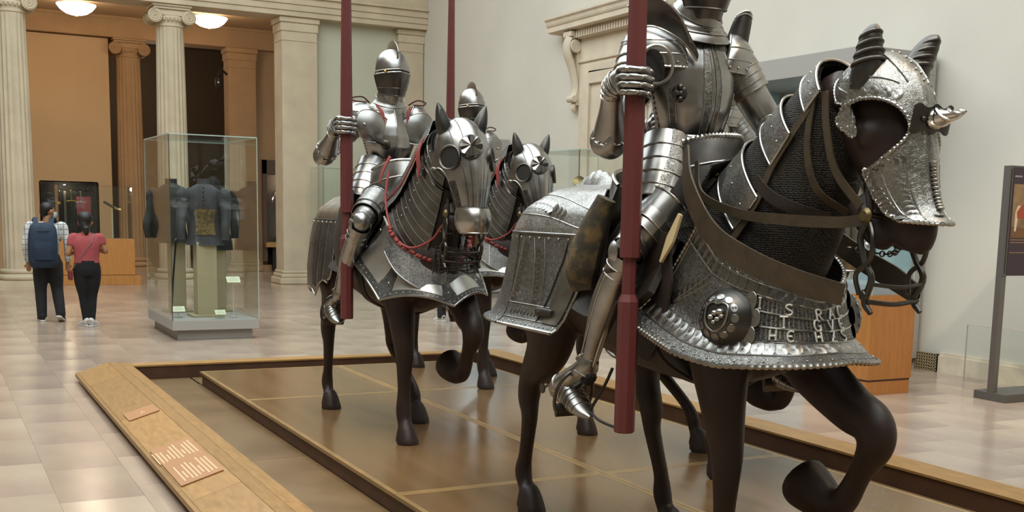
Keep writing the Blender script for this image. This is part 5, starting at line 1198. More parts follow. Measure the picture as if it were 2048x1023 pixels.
        P = [heel+(0, -.01, .035), lerp(heel, toe, .16)+(0, 0, .055), lerp(heel, toe, .36)+(0, 0, .052), lerp(heel, toe, .6)+(0, 0, .030), lerp(heel, toe, .84)+(0, 0, .012), toe+(0, 0, .004)]
        mb = MB(); mb.tube(T(np.array(P)), [(.032, .042), (.044, .066), (.052, .068), (.058, .050), (.044, .026), (.010, .008)], 18, n=26, up=T((0, 0, 1))); sb = obj('sabaton', mb, S, t)
        Q = cr(np.array(P), 60); R = cr(np.array([(.032, .042), (.044, .066), (.052, .068), (.058, .050), (.044, .026), (.010, .008)]), 60)
        for i in (14, 18, 22, 26, 30, 34, 38, 43):
            tt = Q[i+1]-Q[i-1]; tt /= np.linalg.norm(tt); w = np.array((0, 0, 1.))-tt*tt[2]; w /= np.linalg.norm(w); s1 = np.cross(tt, w)
            e_ = MB(); e_.tube(T(np.array([Q[i]+s1*R[i][0]*1.02*math.cos(a)+w*R[i][1]*1.02*math.sin(a) for a in np.linspace(-.2, PI+.2, 16)])), .004, 5); obj('lame_edge', e_, N, sb)
        shell(t, 'ankle_cuff', [an[g]+(0, .0, .05), an[g]+(0, .005, .0), lerp(heel, toe, .2)+(0, 0, .07)], [.043, .050, .054], S, N, up=(0, 1, 0), rings=8)
        # spur and stirrup
        mb = MB(); hs = heel+np.array((0, -.03, .04)); mb.tube(T(np.array([hs+(.035, .07, .03), hs, hs+(-.035, .07, .03)])), .006, 6, n=12); mb.tube(T(np.array([hs, hs+(0, -.05, -.0), hs+(0, -.09, -.02)])), .006, 6, n=8); mb.lathe([(.024, -.003), (.024, .003)], T(hs+(0, -.10, -.02)), 8, axis=(1, 0, 0)); obj('spur', mb, M_STEELD, t)
        st = lerp(heel, toe, .58)
        mb = MB(); pts = [T(st+np.array((.092*math.cos(a), -.02+.04*math.sin(a), .06+.115*math.sin(a)))) for a in np.linspace(-.62, PI+.62, 26)]; mb.tube(pts, .008, 7)
        mb.tube([pts[0], pts[-1]], [(.012, .03)]*2, 8); sr = obj('stirrup', mb, M_STEELD, t)
        ribbon('stirrup_leather', [st+(0, .02, .15), lerp(st, kn[g], .4)+(-g*.05, -.10, .05), (g*.36, .16, 1.5)], .03, M_LEATHERD, sr, [(0, 1, 0), (0, 1, 0)], .005)
    # ---- arms
    for g in (-1, 1):
        a, b_ = sh[g], el[g]; w_ = wr if g < 0 else lh+(el[1]-lh)/np.linalg.norm(el[1]-lh)*.06
        dr = (b_-a)/np.linalg.norm(b_-a)
        lames(t, 'arm_lame', [a+dr*.02, lerp(a, b_, .45)], [.088*fat, .074*fat], 4, S, N, up=(0, 1, .2), seg=22)
        shell(t, 'upper_arm', [lerp(a, b_, .42), lerp(a, b_, .65), lerp(a, b_, .92)], [.066*fat, .064*fat, .06*fat], S, N, up=(0, 1, .2))
        mb = MB(); mb.ball(T(b_), (.062*fat, .066*fat, .066*fat), 18, 12); co = obj('couter', mb, S, t)
        mb = MB(); mb.lathe([(.001, .010), (.03, .010), (.055, .004), (.062, -.004), (.056, -.010)], T(b_+(g*.058, .02, 0)), 18, axis=T((g, .3, 0))); obj('elbow_wing', mb, S, co)
        shell(t, 'vambrace', [lerp(b_, w_, .12), lerp(b_, w_, .4), lerp(b_, w_, .95)], [.056, .054, .042], S, N, up=(1, .2, 0))
        # shoulder
        def pau(s, v):
            lon = s*2.0; la = lerp(1.50, -.42, v); rx, rf, rz = .112, .125, .125
            fwd = .05*max(0, math.sin(lon*1.0))*(v)*(1 if k == 2 else .6)
            x = g*(rx*math.cos(la)*math.cos(lon)*1.0); f = rf*math.cos(la)*math.sin(lon)
            return np.array((a[0]+x-g*.01-g*.10*max(0, math.sin(lon))**2*v, a[1]+f+fwd, a[2]-.005+rz*math.sin(la)))
        q = Patch(pau); mb = MB(); mb.plate(q.grid(41, 16), .004, 1); pa = obj('pauldron', mb, S if k == 2 else S, t)
        edge(q, [(s, 1) for s in np.linspace(-1, 1, 25)], .006, pa, N, 90, rope=k == 1)
        for v_ in (.55, .78): edge(q, [(s, v_) for s in np.linspace(-1, 1, 25)], .0035, pa, N if k == 1 else M_STEELD, 90, name='raised_line', off=.002)
        edge(q, [(-1, v) for v in np.linspace(.1, 1, 9)], .006, pa, N, 30); edge(q, [(1, v) for v in np.linspace(.1, 1, 9)], .006, pa, N, 30)
        rivets(q, [(-.85, .92), (.85, .92)], 10, .006, pa, N)
        # front wing plate over the armpit
        wc = a+np.array((-g*.07, .155, -.055)); 
        if k == 2:
            def wing(s, v):
                q_ = math.sqrt(max(0, 1-(2*v-1)**2)); x = lerp(.13, -.13, v)*g; z = s*.115*q_**.8*(1.1-.35*v) - .035*v+.02
                return wc+np.array((x, .035-1.9*(x*x)-2.2*z*z-.02*v, z))
            q = Patch(wing); mb = MB(); mb.plate(q.grid(21, 21, (-1, 1, .01, .99)), .004, 1); wg = obj('pauldron_wing', mb, S, t); edge(q, [(1, v) for v in np.linspace(.01, .99, 13)], .005, wg, N, 40); edge(q, [(-1, v) for v in np.linspace(.01, .99, 13)], .005, wg, N, 40)
            mb = MB(); c, du, nn = q.frame(0, .2); mb.ball(c+nn*.003, .012, 8, 6); obj('rivets', mb, N, wg, kind='stuff')
            ribbon('red_lace', [a+(-g*.10, .12, .10), a+(-g*.13, .155, .04), a+(-g*.135, .165, -.05)], [.018, .026, .016], M_RED, t, [(1, 0, 0), (1, 0, 0)], .004)
            pipe('red_cord', [a+(-g*.08, .03, .12), a+(-g*.02, .05, .155), a+(g*.05, .03, .145), a+(g*.03, .04, .125), a+(-g*.05, .06, .12)], .005, M_REDD, t)
        else:
            # round rim with a dark disc standing in for the shaded armpit, and a standing neck guard
            if g < 0:
                ringc = a+np.array((g*.045, .150, -.06)); pts = [T(ringc+np.array(((.066*math.cos(q_)), .02*math.cos(q_)*g*-1+.012, .078*math.sin(q_)))) for q_ in np.linspace(0, 2*PI, 30, endpoint=False)]
                mb = MB(); mb.tube(pts, [(.004, .009)]*30, 8, closed=True); rg = obj('armhole_rim', mb, S, t)
                mb = MB(); mb.lathe([(.001, 0), (.066, 0), (.068, -.01)], T(ringc-(0, .012, 0)), 24, axis=T((g*-.2, 1, 0))); obj('armhole_shadow', mb, M_PAD, rg)
            def hp(s, v):
                q_ = (s+1)/2
                if g > 0:
                    w_ = .052*(1-.25*v-.35*max(0, v-.8)); return np.array((a[0]+.005+s*w_*.85+.035*v, a[1]+.045+s*w_*.45-.02*s*s, a[2]+.085+.135*v-.02*s*s*v))
                base = cr(np.array([(a[0]-g*.145, a[1]+.175, a[2]-.03), (a[0]-g*.07, a[1]+.165, a[2]+.045), (a[0]+g*.02, a[1]+.10, a[2]+.10), (a[0]+g*.055, a[1]+.0, a[2]+.10)]), 41)[int(round(q_*40))]
                hgt = .125*math.sin(PI*min(1, .12+q_*.70))**.6; return base+np.array((g*.035*v-g*.02*math.sin(PI*v), .0, hgt*v))
            q = Patch(hp); mb = MB(); mb.plate(q.grid(31, 9), .004, 1); hpo = obj('neck_guard', mb, M_DSTEEL, t); edge(q, [(s, 1) for s in np.linspace(-1, 1, 21)], .005, hpo, N, 60); edge(q, [(s, 0) for s in np.linspace(-1, 1, 21)], .005, hpo, N, 60); rivets(q, [(s, .9) for s in np.linspace(-.9, .9, 7)], 12, .004, hpo, N)
    gauntlet(t, o, wr, el[-1], pole, S, N); fist(t, lh, el[1], S, N)
    if k == 2:
        mb = MB()
        for q in range(26): a_ = 2*PI*q/26; mb.ball(T((tx*.9+.158*math.sin(a_), tf*.95+.126*math.cos(a_), 1.885)), (.022, .022, .016), 8, 6)
        obj('red_fringe', mb, M_REDD, t, kind='stuff')
    return t
def lance(o, loc, label):
    px, pf, _ = o['pole']; z0 = o['lz']; t = thing('lance', label, 'lance', (loc[0]+px, loc[1]-pf, loc[2]), 'tall red lances')
    a = np.linspace(0, 2*PI, 8, endpoint=False)+PI/8; prof8 = (np.cos(a), np.sin(a))
    def seg(nm, zs, rs):
        mb = MB(); mb.tube([(0, 0, z) for z in zs], rs, 8, up=(0, 1, 0), prof=prof8); return obj(nm, mb, M_LANCE, t, False)
    seg('butt', [z0, z0+.004, z0+.535, z0+.565], [.040, .043, .043, .030]); seg('grip', [z0+.565, z0+.71], [.029, .028])
    seg('shaft', [z0+.71, z0+.713, z0+1.4, z0+2.2, z0+3.3], [.036, .042, .040, .031, .02])
    if o['kind'] == 1:
        mb = MB(); mb.tube(T(np.array([(0, 0, z0+.006), (-.02, -.16, z0+.02), (-.025, -.24, z0+.05)])), [.006, .006, .005], 7, n=10); mb.tube(T(np.array([(-.025, -.24, z0+.05), (.02, -.20, z0+.16), (.04, -.17, z0+.24)])), .007, 7, n=8); obj('rest_bar', mb, M_BLACK, t)
    else:
        mb = MB(); mb.tube(T(np.array([(0, 0, z0+.006), (-.0, -.09, z0), (-.01, -.17, z0+.0)])), [(.02, .008)]*3, 7, n=8); obj('rest_bar', mb, M_BLACK, t)
R1 = dict(kind=1, left=(-.04, .27, .10), up=.062, torso=(-.02, .25), hx=.0, hf=.03, hz=.005, elR=(-.45, .31, 1.85), elL=(.37, .34, 1.93), pole=(-.45, .49, 2.07), handL=(.12, .66, 1.90), hipf=.44, knee=(.42, .42, 1.41), ankle=(.47, .20, .90), heel=(.47, -.06, .735), toe=(.49, .285, .695), lz=.672)
R2 = dict(kind=2, up=0, torso=(0, -.02), hx=0, hz=0, hf=.02, elR=(-.50, .10, 1.90), elL=(.38, .05, 1.90), pole=(-.45, .40, 2.09), handL=(.12, .42, 1.88), hipf=.24, knee=(.41, .55, 1.45), ankle=(.46, .26, .95), heel=(.46, .05, .80), toe=(.49, .36, .775), lz=.81)
def shift(p, d): return (p[0]+d[0], p[1]+d[1], p[2])
def riders():
    a = rider(R1, H1P, 'nearest knight in steel, etched bands down the breast, one arm holding a thick red lance')
    lance(R1, H1P, 'thick red lance held by the nearest knight, standing before the carved doorway')
    b = rider(R2, H2P, 'knight in a crested closed helmet with red laces on the shoulders, gripping a lance')
    lance(R2, H2P, 'red lance held by the knight with red shoulder laces, before the stone pier')
    c = copy_tree(b); c.location = H3P; c['label'] = 'farthest knight, only crested helmet and one arm showing behind the red-laced rider'
    l3 = lance(dict(R2, pole=(-.36, .40, 2.09)), H3P, 'slim red lance farthest off, against the bare pale wall')
    rider(dict(R1, ankle=(.44, .30, 1.08), heel=(.44, .05, .93), toe=(.46, .38, .90), up=.0, hz=0), H4P, 'knight almost wholly hidden behind the nearest knight')
    lance(dict(R1, pole=(-.60, .44, 2.07)), H4P, 'red lance hidden behind the thick nearest lance')
riders()
# ------------------------------------------------------------------ glass cases
def glass_box(parent, x0, x1, y0, y1, z0, z1, th=.010, top=True, edges=True):
    def pane(nm, a): k = MB(); k.bx(*a); return obj(nm, k, M_GLASS, parent, False)
    e = .002
    pane('glass_pane', (x0, x1, y0, y0+th, z0, z1)); pane('glass_pane', (x0, x1, y1-th, y1, z0, z1))
    pane('glass_pane', (x0, x0+th, y0+th+e, y1-th-e, z0, z1)); pane('glass_pane', (x1-th, x1, y0+th+e, y1-th-e, z0, z1))
    if top: pane('glass_top', (x0, x1, y0, y1, z1+e, z1+th+e))
    if edges:
        w = .007
        for x in (x0, x1-w):
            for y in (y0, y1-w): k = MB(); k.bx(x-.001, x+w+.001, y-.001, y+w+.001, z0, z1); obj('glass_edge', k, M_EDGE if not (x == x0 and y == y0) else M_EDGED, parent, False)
        k = MB()
        for y in (y0, y1-w): k.bx(x0, x1, y-.0015, y+w, z1, z1+th+.003)
        for x in (x0, x1-w): k.bx(x-.0015, x+w, y0, y1, z1, z1+th+.003)
        obj('glass_edge', k, M_EDGE, parent, False)
M_JACK = mat('charcoal leather jacket', '38383A', .75, var=.25, vscale=8, bump=.6, bscale=30)
M_JACKD = mat('black wool jacket', '1C1C1D', .9, var=.2, vscale=8, bump=.5, bscale=40)
M_JACKG = mat('dark olive jacket', '2B2C26', .8, var=.3, vscale=8, bump=.5, bscale=40)
M_TAPE = mat('gold brown brocade', '463A20', .8, var=.5, vscale=22, bump=.6, bscale=50, col2='6E5830', contrast=(.4, .6))
def jacket(name, label, x, y, rot, m, hem, sleeve, patch):
    t = thing(name, label, 'jacket', (x, y, 0), 'jackets in the glass case', rotz=rot)
    lv = [(1.98, .07, .06), (1.95, .075, .065), (1.92, .13, .085), (1.86, .205, .105), (1.78, .215, .12), (1.62, .195, .125), (1.48, .175, .12), (1.36, .19, .135), (1.2, .23, .155), (hem, .245, .16)]
    mb = MB(); C = cr(np.array(lv), 34); mb.grid(np.array([[(w*math.sin(a)*(1+.012*math.sin(9*a)*(i/33)), d*math.cos(a), z) for a in np.linspace(0, 2*PI, 40, endpoint=False)] for i, (z, w, d) in enumerate(C)]), cv=True)
    b = obj('body', mb, m, t)
    mb = MB(); mb.tube([(0, 0, 1.93), (0, 0, 1.985), (0, 0, 2.015)], [(.082, .07), (.078, .066), (.08, .068)], 20, up=(0, 1, 0), caps=True); obj('collar', mb, m, t)
    for g in (-1, 1):
        mb = MB(); mb.tube([(g*.185, 0, 1.85), (g*.245, -.01, 1.74), (g*.275, -.03, 1.56), (g*.275+g*sleeve[0], -.08, 1.40), (g*.27+g*sleeve[0], -.11+sleeve[1], 1.24)], [(.07, .075), (.078, .085), (.068, .075), (.058, .062), (.05, .054)], 14, n=22, up=(0, 1, .1)); obj('sleeve', mb, m, t)
        if name != 'wool_jacket':
            mb = MB(); mb.tube([(g*.20, 0, 1.86), (g*.255, 0, 1.79), (g*.262, 0, 1.70)], [(.075, .08), (.088, .094), (.074, .08)], 14, n=12, up=(0, 1, .1)); obj('shoulder_puff', mb, m, t)
    mb = MB()
    for q in range(12): z = 1.90-.055*q; d = np.interp(-z, -C[:, 0], C[:, 2]); mb.ball((.012, -d-.003, z), .010, 8, 6)
    obj('buttons', mb, M_BLACK, t, kind='stuff')
    if patch:
        mb = MB(); G = []
        for a in np.linspace(PI-.85, PI+.5, 14):
            G.append([(np.interp(-z, -C[:, 0], C[:, 1])*math.sin(a)*1.03, np.interp(-z, -C[:, 0], C[:, 2])*math.cos(a)*1.03, z) for z in np.linspace(1.30, 1.63, 10)])
        mb.plate(np.array(G), .008); obj('brocade_front', mb, M_TAPE, t)
    return t
def plinth(x, y, w, h, label):
    t = thing('linen_plinth', label, 'plinth', (x, y, .25), 'plinths in the glass case')
    k = MB(); k.bx(-w, w, -w, w, .03, h); obj('shaft', k, M_BEIGE, t, False, bev=.004)
    k = MB(); k.bx(-w-.08, w+.08, -w-.06, w+.06, 0, .03); obj('foot', k, M_BEIGE, t, False, bev=.006)
def card(x, y, z, w, rodz, label, tilt=.7):
    t = thing('caption_card', label, 'label', (x, y, z)); R = Matrix.Rotation(tilt, 3, 'X')
    k = MB(); k.box((0, 0, 0), (w, w*.62, .006), R); obj('card', k, M_CARD, t, False)
    k = MB()
    for i in range(5): k.box(R @ V((0, w*.2-i*w*.09, .0037)), (w*.8 if i else w*.4, w*.022, .0006), R)
    obj('text_lines', k, M_INK, t, False, kind='stuff')
    k = MB(); k.tube([(0, .01, -.005), (0, .02, rodz-z)], .006, 6); k.bx(-.05, .05, -.03, .07, rodz-z-.0, rodz-z+.006); obj('stand', k, M_EDGE, t, False)
def case_jackets():
    x0, x1, y0, y1 = 2.645, 3.72, 14.68, 16.45
    t = thing('glass_vitrine', 'tall free-standing glass case on a grey base holding three dark jackets', 'display case', ((x0+x1)/2, (y0+y1)/2, 0))
    X, Y = (x1-x0)/2, (y1-y0)/2
    k = MB(); k.bx(-X, X, -Y, Y, .128, .25); obj('slab', k, M_GREY, t, False, bev=.004)
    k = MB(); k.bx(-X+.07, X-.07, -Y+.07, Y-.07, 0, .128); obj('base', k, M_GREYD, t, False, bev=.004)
    glass_box(t, -X, X, -Y, Y, .25, 2.525)
    jacket('leather_jacket', 'charcoal leather jacket with a brocade belly panel in the glass case', 3.17, 15.25, -.35, M_JACK, 1.17, (.0, .02), True)
    jacket('olive_jacket', 'dark jacket with bent sleeves at the back left of the glass case', 2.90, 15.98, -.6, M_JACKG, 1.17, (.03, .06), False)
    jacket('wool_jacket', 'black jacket on the back right of the glass case behind the leather one', 3.46, 15.95, .2, M_JACKD, 1.08, (-.03, .02), False)
    plinth(3.17, 15.25, .125, .96, 'pale linen plinth under the leather jacket'); plinth(2.95, 15.98, .10, .96, 'linen plinth under the back left jacket'); plinth(3.46, 15.95, .11, .9, 'linen plinth under the black jacket')
    card(3.46, 14.95, .74, .17, .256, 'pale caption card raised on a thin rod in the glass case'); card(3.27, 14.86, .33, .13, .256, 'small pale caption card low at the front of the glass case'); card(2.80, 15.1, .36, .15, .256, 'pale caption card lying low in the left corner of the glass case')
    c = thing('walking_staff', 'thin dark staff standing in the glass case by the back left plinth', 'staff', (2.80, 15.6, .25))
    k = MB(); k.tube([(0, 0, 0), (.03, .0, .45), (.075, 0, .95)], .012, 8); obj('shaft', k, M_JACKD, c); k = MB(); k.ball((.077, 0, .97), .022, 8, 6); obj('knob', k, M_STEELD, c)
case_jackets()
def plain_case(name, label, x0, x1, y0, y1, zt, zb=.25):
    t = thing(name, label, 'display case', ((x0+x1)/2, (y0+y1)/2, 0)); X, Y = (x1-x0)/2, (y1-y0)/2
    k = MB(); k.bx(-X, X, -Y, Y, .128, zb); obj('slab', k, M_GREY, t, False, bev=.004); k = MB(); k.bx(-X+.07, X-.07, -Y+.07, Y-.07, 0, .128); obj('base', k, M_GREYD, t, False, bev=.004)
    glass_box(t, -X, X, -Y, Y, zb, zt); return t
plain_case('glass_vitrine', 'tall glass case behind the horses, its corner before the carved doorway', 7.66, 8.9, 13.4, 15.0, 2.525)
c2 = plain_case('glass_vitrine', 'glass case against the pale green wall behind the red-laced knight', 7.30, 8.5, 23.45, 24.35, 2.50)
for nm, x, y, lab in (('helmet_stand', 8.25, 14.2, 'dim helmet on a stand inside the glass case behind the horses'),):
    s = thing(nm, lab, 'helmet', (x, y, .25)); k = MB(); k.bx(-.14, .14, -.14, .14, 0, 1.0); obj('plinth', k, M_BEIGE, s, False); k = MB(); k.lathe([(.10, 1.0), (.115, 1.08), (.12, 1.16), (.10, 1.24), (.06, 1.29), (.005, 1.31)], seg=20); obj('skull', k, M_STEELD, s)
# ------------------------------------------------------------------ tall case and plinth case by the right wall
def wall_cases():
    def tall(x0, x1, y0, y1, zt, label):
        t = thing('tall_case', label, 'display case', ((x0+x1)/2, (y0+y1)/2, 0)); X, Y = (x1-x0)/2, (y1-y0)/2; fr = .09
        for x in (-X, X-fr):
            for y in (-Y, Y-fr): k = MB(); k.bx(x, x+fr, y, y+fr, .30, zt-.24); obj('post', k, M_GREY, t, False, bev=.004)
        k = MB(); k.bx(-X, X, -Y, Y, zt-.24, zt); obj('top_frame', k, M_GREY, t, False, bev=.004)
        k = MB(); k.bx(-X, X, -Y, Y, .12, .30); obj('bottom_frame', k, M_GREY, t, False, bev=.004)
        k = MB(); k.bx(-X+.05, X-.05, -Y+.05, Y-.05, 0, .12); obj('base', k, M_GREYD, t, False)
        k = MB(); k.bx(X-.06, X-.02, -Y+fr, Y-fr, .3, zt-.24); obj('lining', k, M_BLUE, t, False)
        k = MB(); k.bx(-X+fr, X-.06, Y-.05, Y-.02, .3, zt-.24); obj('lining', k, M_BLUE, t, False)
        k = MB(); k.bx(-X+.02, -X+.03, -Y+fr, Y-fr, .3, zt-.24); obj('glass_pane', k, M_GLASS, t, False)
        k = MB(); k.bx(-X+fr, X-fr, -Y+.02, -Y+.03, .3, zt-.24); obj('glass_pane', k, M_GLASS, t, False)
        lamp('case_light', 'AREA', ((x0+x1)/2, (y0+y1)/2, zt-.26), 14, (.92, .97, 1), ((x0+x1)/2, (y0+y1)/2, 0), size=.6)
        return t
    t = tall(8.945, 10.04, 9.56, 12.2, 3.55, 'tall grey framed case with blue lining against the wall behind the nearest horse head')
    tall(9.0, 10.04, 20.3, 21.6, 3.06, 'far grey framed blue-lined wall case showing beside the red-laced horse head')
    x0, x1, y0, y1 = 7.97, 8.55, 8.2, 9.1
    p = thing('pedestal_case', 'maple veneered pedestal with a glass hood, behind the muzzle of the nearest horse', 'display case', ((x0+x1)/2, (y0+y1)/2, 0)); X, Y = (x1-x0)/2, (y1-y0)/2
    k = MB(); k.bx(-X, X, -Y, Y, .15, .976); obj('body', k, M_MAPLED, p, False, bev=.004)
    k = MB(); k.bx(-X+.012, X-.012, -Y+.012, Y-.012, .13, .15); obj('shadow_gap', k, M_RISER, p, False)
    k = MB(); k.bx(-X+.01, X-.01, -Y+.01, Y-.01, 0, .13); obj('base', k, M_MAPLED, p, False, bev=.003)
    k = MB(); k.bx(-X+.02, X-.02, -Y+.02, Y-.02, .976, 1.075); obj('plate', k, mat('blue grey deck', '8D989C', .6), p, False, bev=.003)
    glass_box(p, -X+.02, X-.02, -Y+.02, Y-.02, 1.075, 1.95)
    r = thing('display_rod', 'thin dark rod carrying a small steel gauntlet in the pedestal case', 'stand', (8.32, 8.6, 1.075)); k = MB(); k.tube([(0, 0, 0), (0, 0, .42)], .012, 8); obj('rod', k, M_BLACK, r); k = MB(); k.tube([(-.08, 0, .36), (0, 0, .46), (.07, -.02, .54)], [.035, .05, .035], 10, n=10); obj('gauntlet', k, M_STEEL, r)
    # orange counter with glass hood in the gallery opening
    x0, x1, y0, y1 = 2.35, 3.90, 25.1, 25.75
    c = thing('counter_case', 'orange maple counter case with a glass hood behind the strolling couple', 'display case', ((x0+x1)/2, (y0+y1)/2, 0)); X, Y = (x1-x0)/2, (y1-y0)/2
    k = MB(); k.bx(-X, X-.10, -Y, Y, .2, .934); obj('body', k, M_MAPLE, c, False, bev=.004); k = MB(); k.bx(-X, X, -Y-.06, Y+.02, 0, .19); obj('plinth', k, M_MAPLE, c, False, bev=.004); k = MB(); k.bx(-X+.01, X-.11, -Y+.01, Y-.01, .19, .2); obj('shadow_gap', k, M_RISER, c, False)
    glass_box(c, -X+.02, X-.12, -Y+.02, Y-.02, .934, 2.0, edges=False)
    g = thing('pistol', 'small wheel-lock pistol floating on a mount in the counter case', 'pistol', (3.42, 25.4, 1.6))
    k = MB(); k.tube([(-.16, 0, .09), (0, 0, .0), (.06, 0, -.035)], [.022, .026, .03], 8, n=8); obj('barrel', k, M_STEELD, g); k = MB(); k.tube([(.05, 0, -.03), (.12, 0, -.06), (.17, 0, -.075)], [.03, .028, .036], 8, n=8); obj('stock', k, M_BRASS, g); k = MB(); k.tube([(0, .02, 0), (0, .03, -.66)], .008, 6); obj('mount', k, M_EDGE, g)
wall_cases()
# ------------------------------------------------------------------ poster stand
def sign():
    t = thing('poster_stand', 'grey metal floor stand carrying a dark purple exhibition poster by the right wall', 'sign', (8.94, 7.56, 0))
    M_F = mat('grey stand metal', '6C6762', .45, metal=.5); M_F2 = mat('grey stand plate', '5E5A56', .5, metal=.3)
    k = MB(); k.bx(0, .72, -.19, .19, 0, .08); obj('base', k, M_F2, t, False, bev=.004)
    for x in (0, .65): k = MB(); k.bx(x, x+.065, -.035, .035, .08, 2.23 if x == 0 else 2.23); obj('post', k, M_F, t, False, bev=.003)
    k = MB(); k.bx(.0, .70, -.045, -.036, 1.2, 2.23); obj('frame', k, M_F2, t, False); k = MB(); k.bx(.012, .024, -.047, -.045, 1.22, 2.2); obj('frame_slot', k, M_BLACK, t, False)
    pp = MB(); pp.bx(.045, .69, -.050, -.045, 1.21, 2.215); po = obj('poster', pp, mat('poster ground', '34242E', .5), t, False)
    def flat(nm, pts, m, off): mb = MB(); mb.add([(x, -.050-off, z) for x, z in pts], [tuple(range(len(pts)))]); return obj(nm, mb, m, po, False)
    P = mat('poster painting', '6E5234', .6, var=.35, vscale=9, col2='8E7450', contrast=(.35, .65))
    flat('picture', [(.06, 1.56), (.69, 1.56), (.69, 2.06), (.06, 2.06)], P, .0006)
    flat('picture_ground', [(.06, 1.56), (.69, 1.56), (.69, 1.66), (.4, 1.69), (.2, 1.65), (.06, 1.67)], mat('painted earth', '6B4A28', .6), .0009)
    W_ = mat('painted white', 'C9BBA4', .6); Rr = mat('painted red', '9A4226', .6); Dk = mat('painted dark', '3A2A20', .6)
    flat('picture_horse', [(.10, 1.62), (.125, 1.62), (.14, 1.74), (.19, 1.76), (.30, 1.75), (.33, 1.63), (.355, 1.63), (.36, 1.78), (.42, 1.86), (.46, 1.84), (.47, 1.88), (.42, 1.93), (.35, 1.88), (.22, 1.87), (.13, 1.86), (.10, 1.80)], W_, .0012)
    flat('picture_cloth', [(.13, 1.74), (.24, 1.74), (.30, 1.80), (.28, 1.88), (.18, 1.87), (.12, 1.80)], Rr, .0015); flat('picture_rider', [(.22, 1.84), (.31, 1.84), (.33, 1.95), (.31, 2.03), (.27, 2.04), (.25, 1.97)], Rr, .0018); flat('picture_hat', [(.25, 2.02), (.34, 2.02), (.31, 2.05), (.27, 2.05)], Dk, .0021)
    for z, x1 in ((1.54, .69), (1.515, .6), (1.42, .55)): flat('text_line', [(.06, z-.004), (x1, z-.004), (x1, z+.004), (.06, z+.004)], mat('poster gold print', '8A6A48', .6), .001)
    flat('text_line', [(.06, 2.125), (.16, 2.125), (.16, 2.14), (.06, 2.14)], mat('poster pale print', '8E8490', .6), .001)
sign()
def barrier():
    t = thing('acrylic_barrier', 'low clear acrylic barrier standing before the baseboard behind the poster stand', 'barrier', (9.8, 7.9, 0))
    k = MB(); k.bx(0, .012, -.75, .75, 0, .60); obj('sheet', k, M_GLASS, t, False)
    k = MB(); k.bx(-.002, .014, -.75, .75, .60, .608); k.bx(-.002, .014, .745, .753, 0, .60); obj('sheet_edge', k, mat('acrylic edge', 'CFC3B0', .3, alpha=.6), t, False)
barrier()
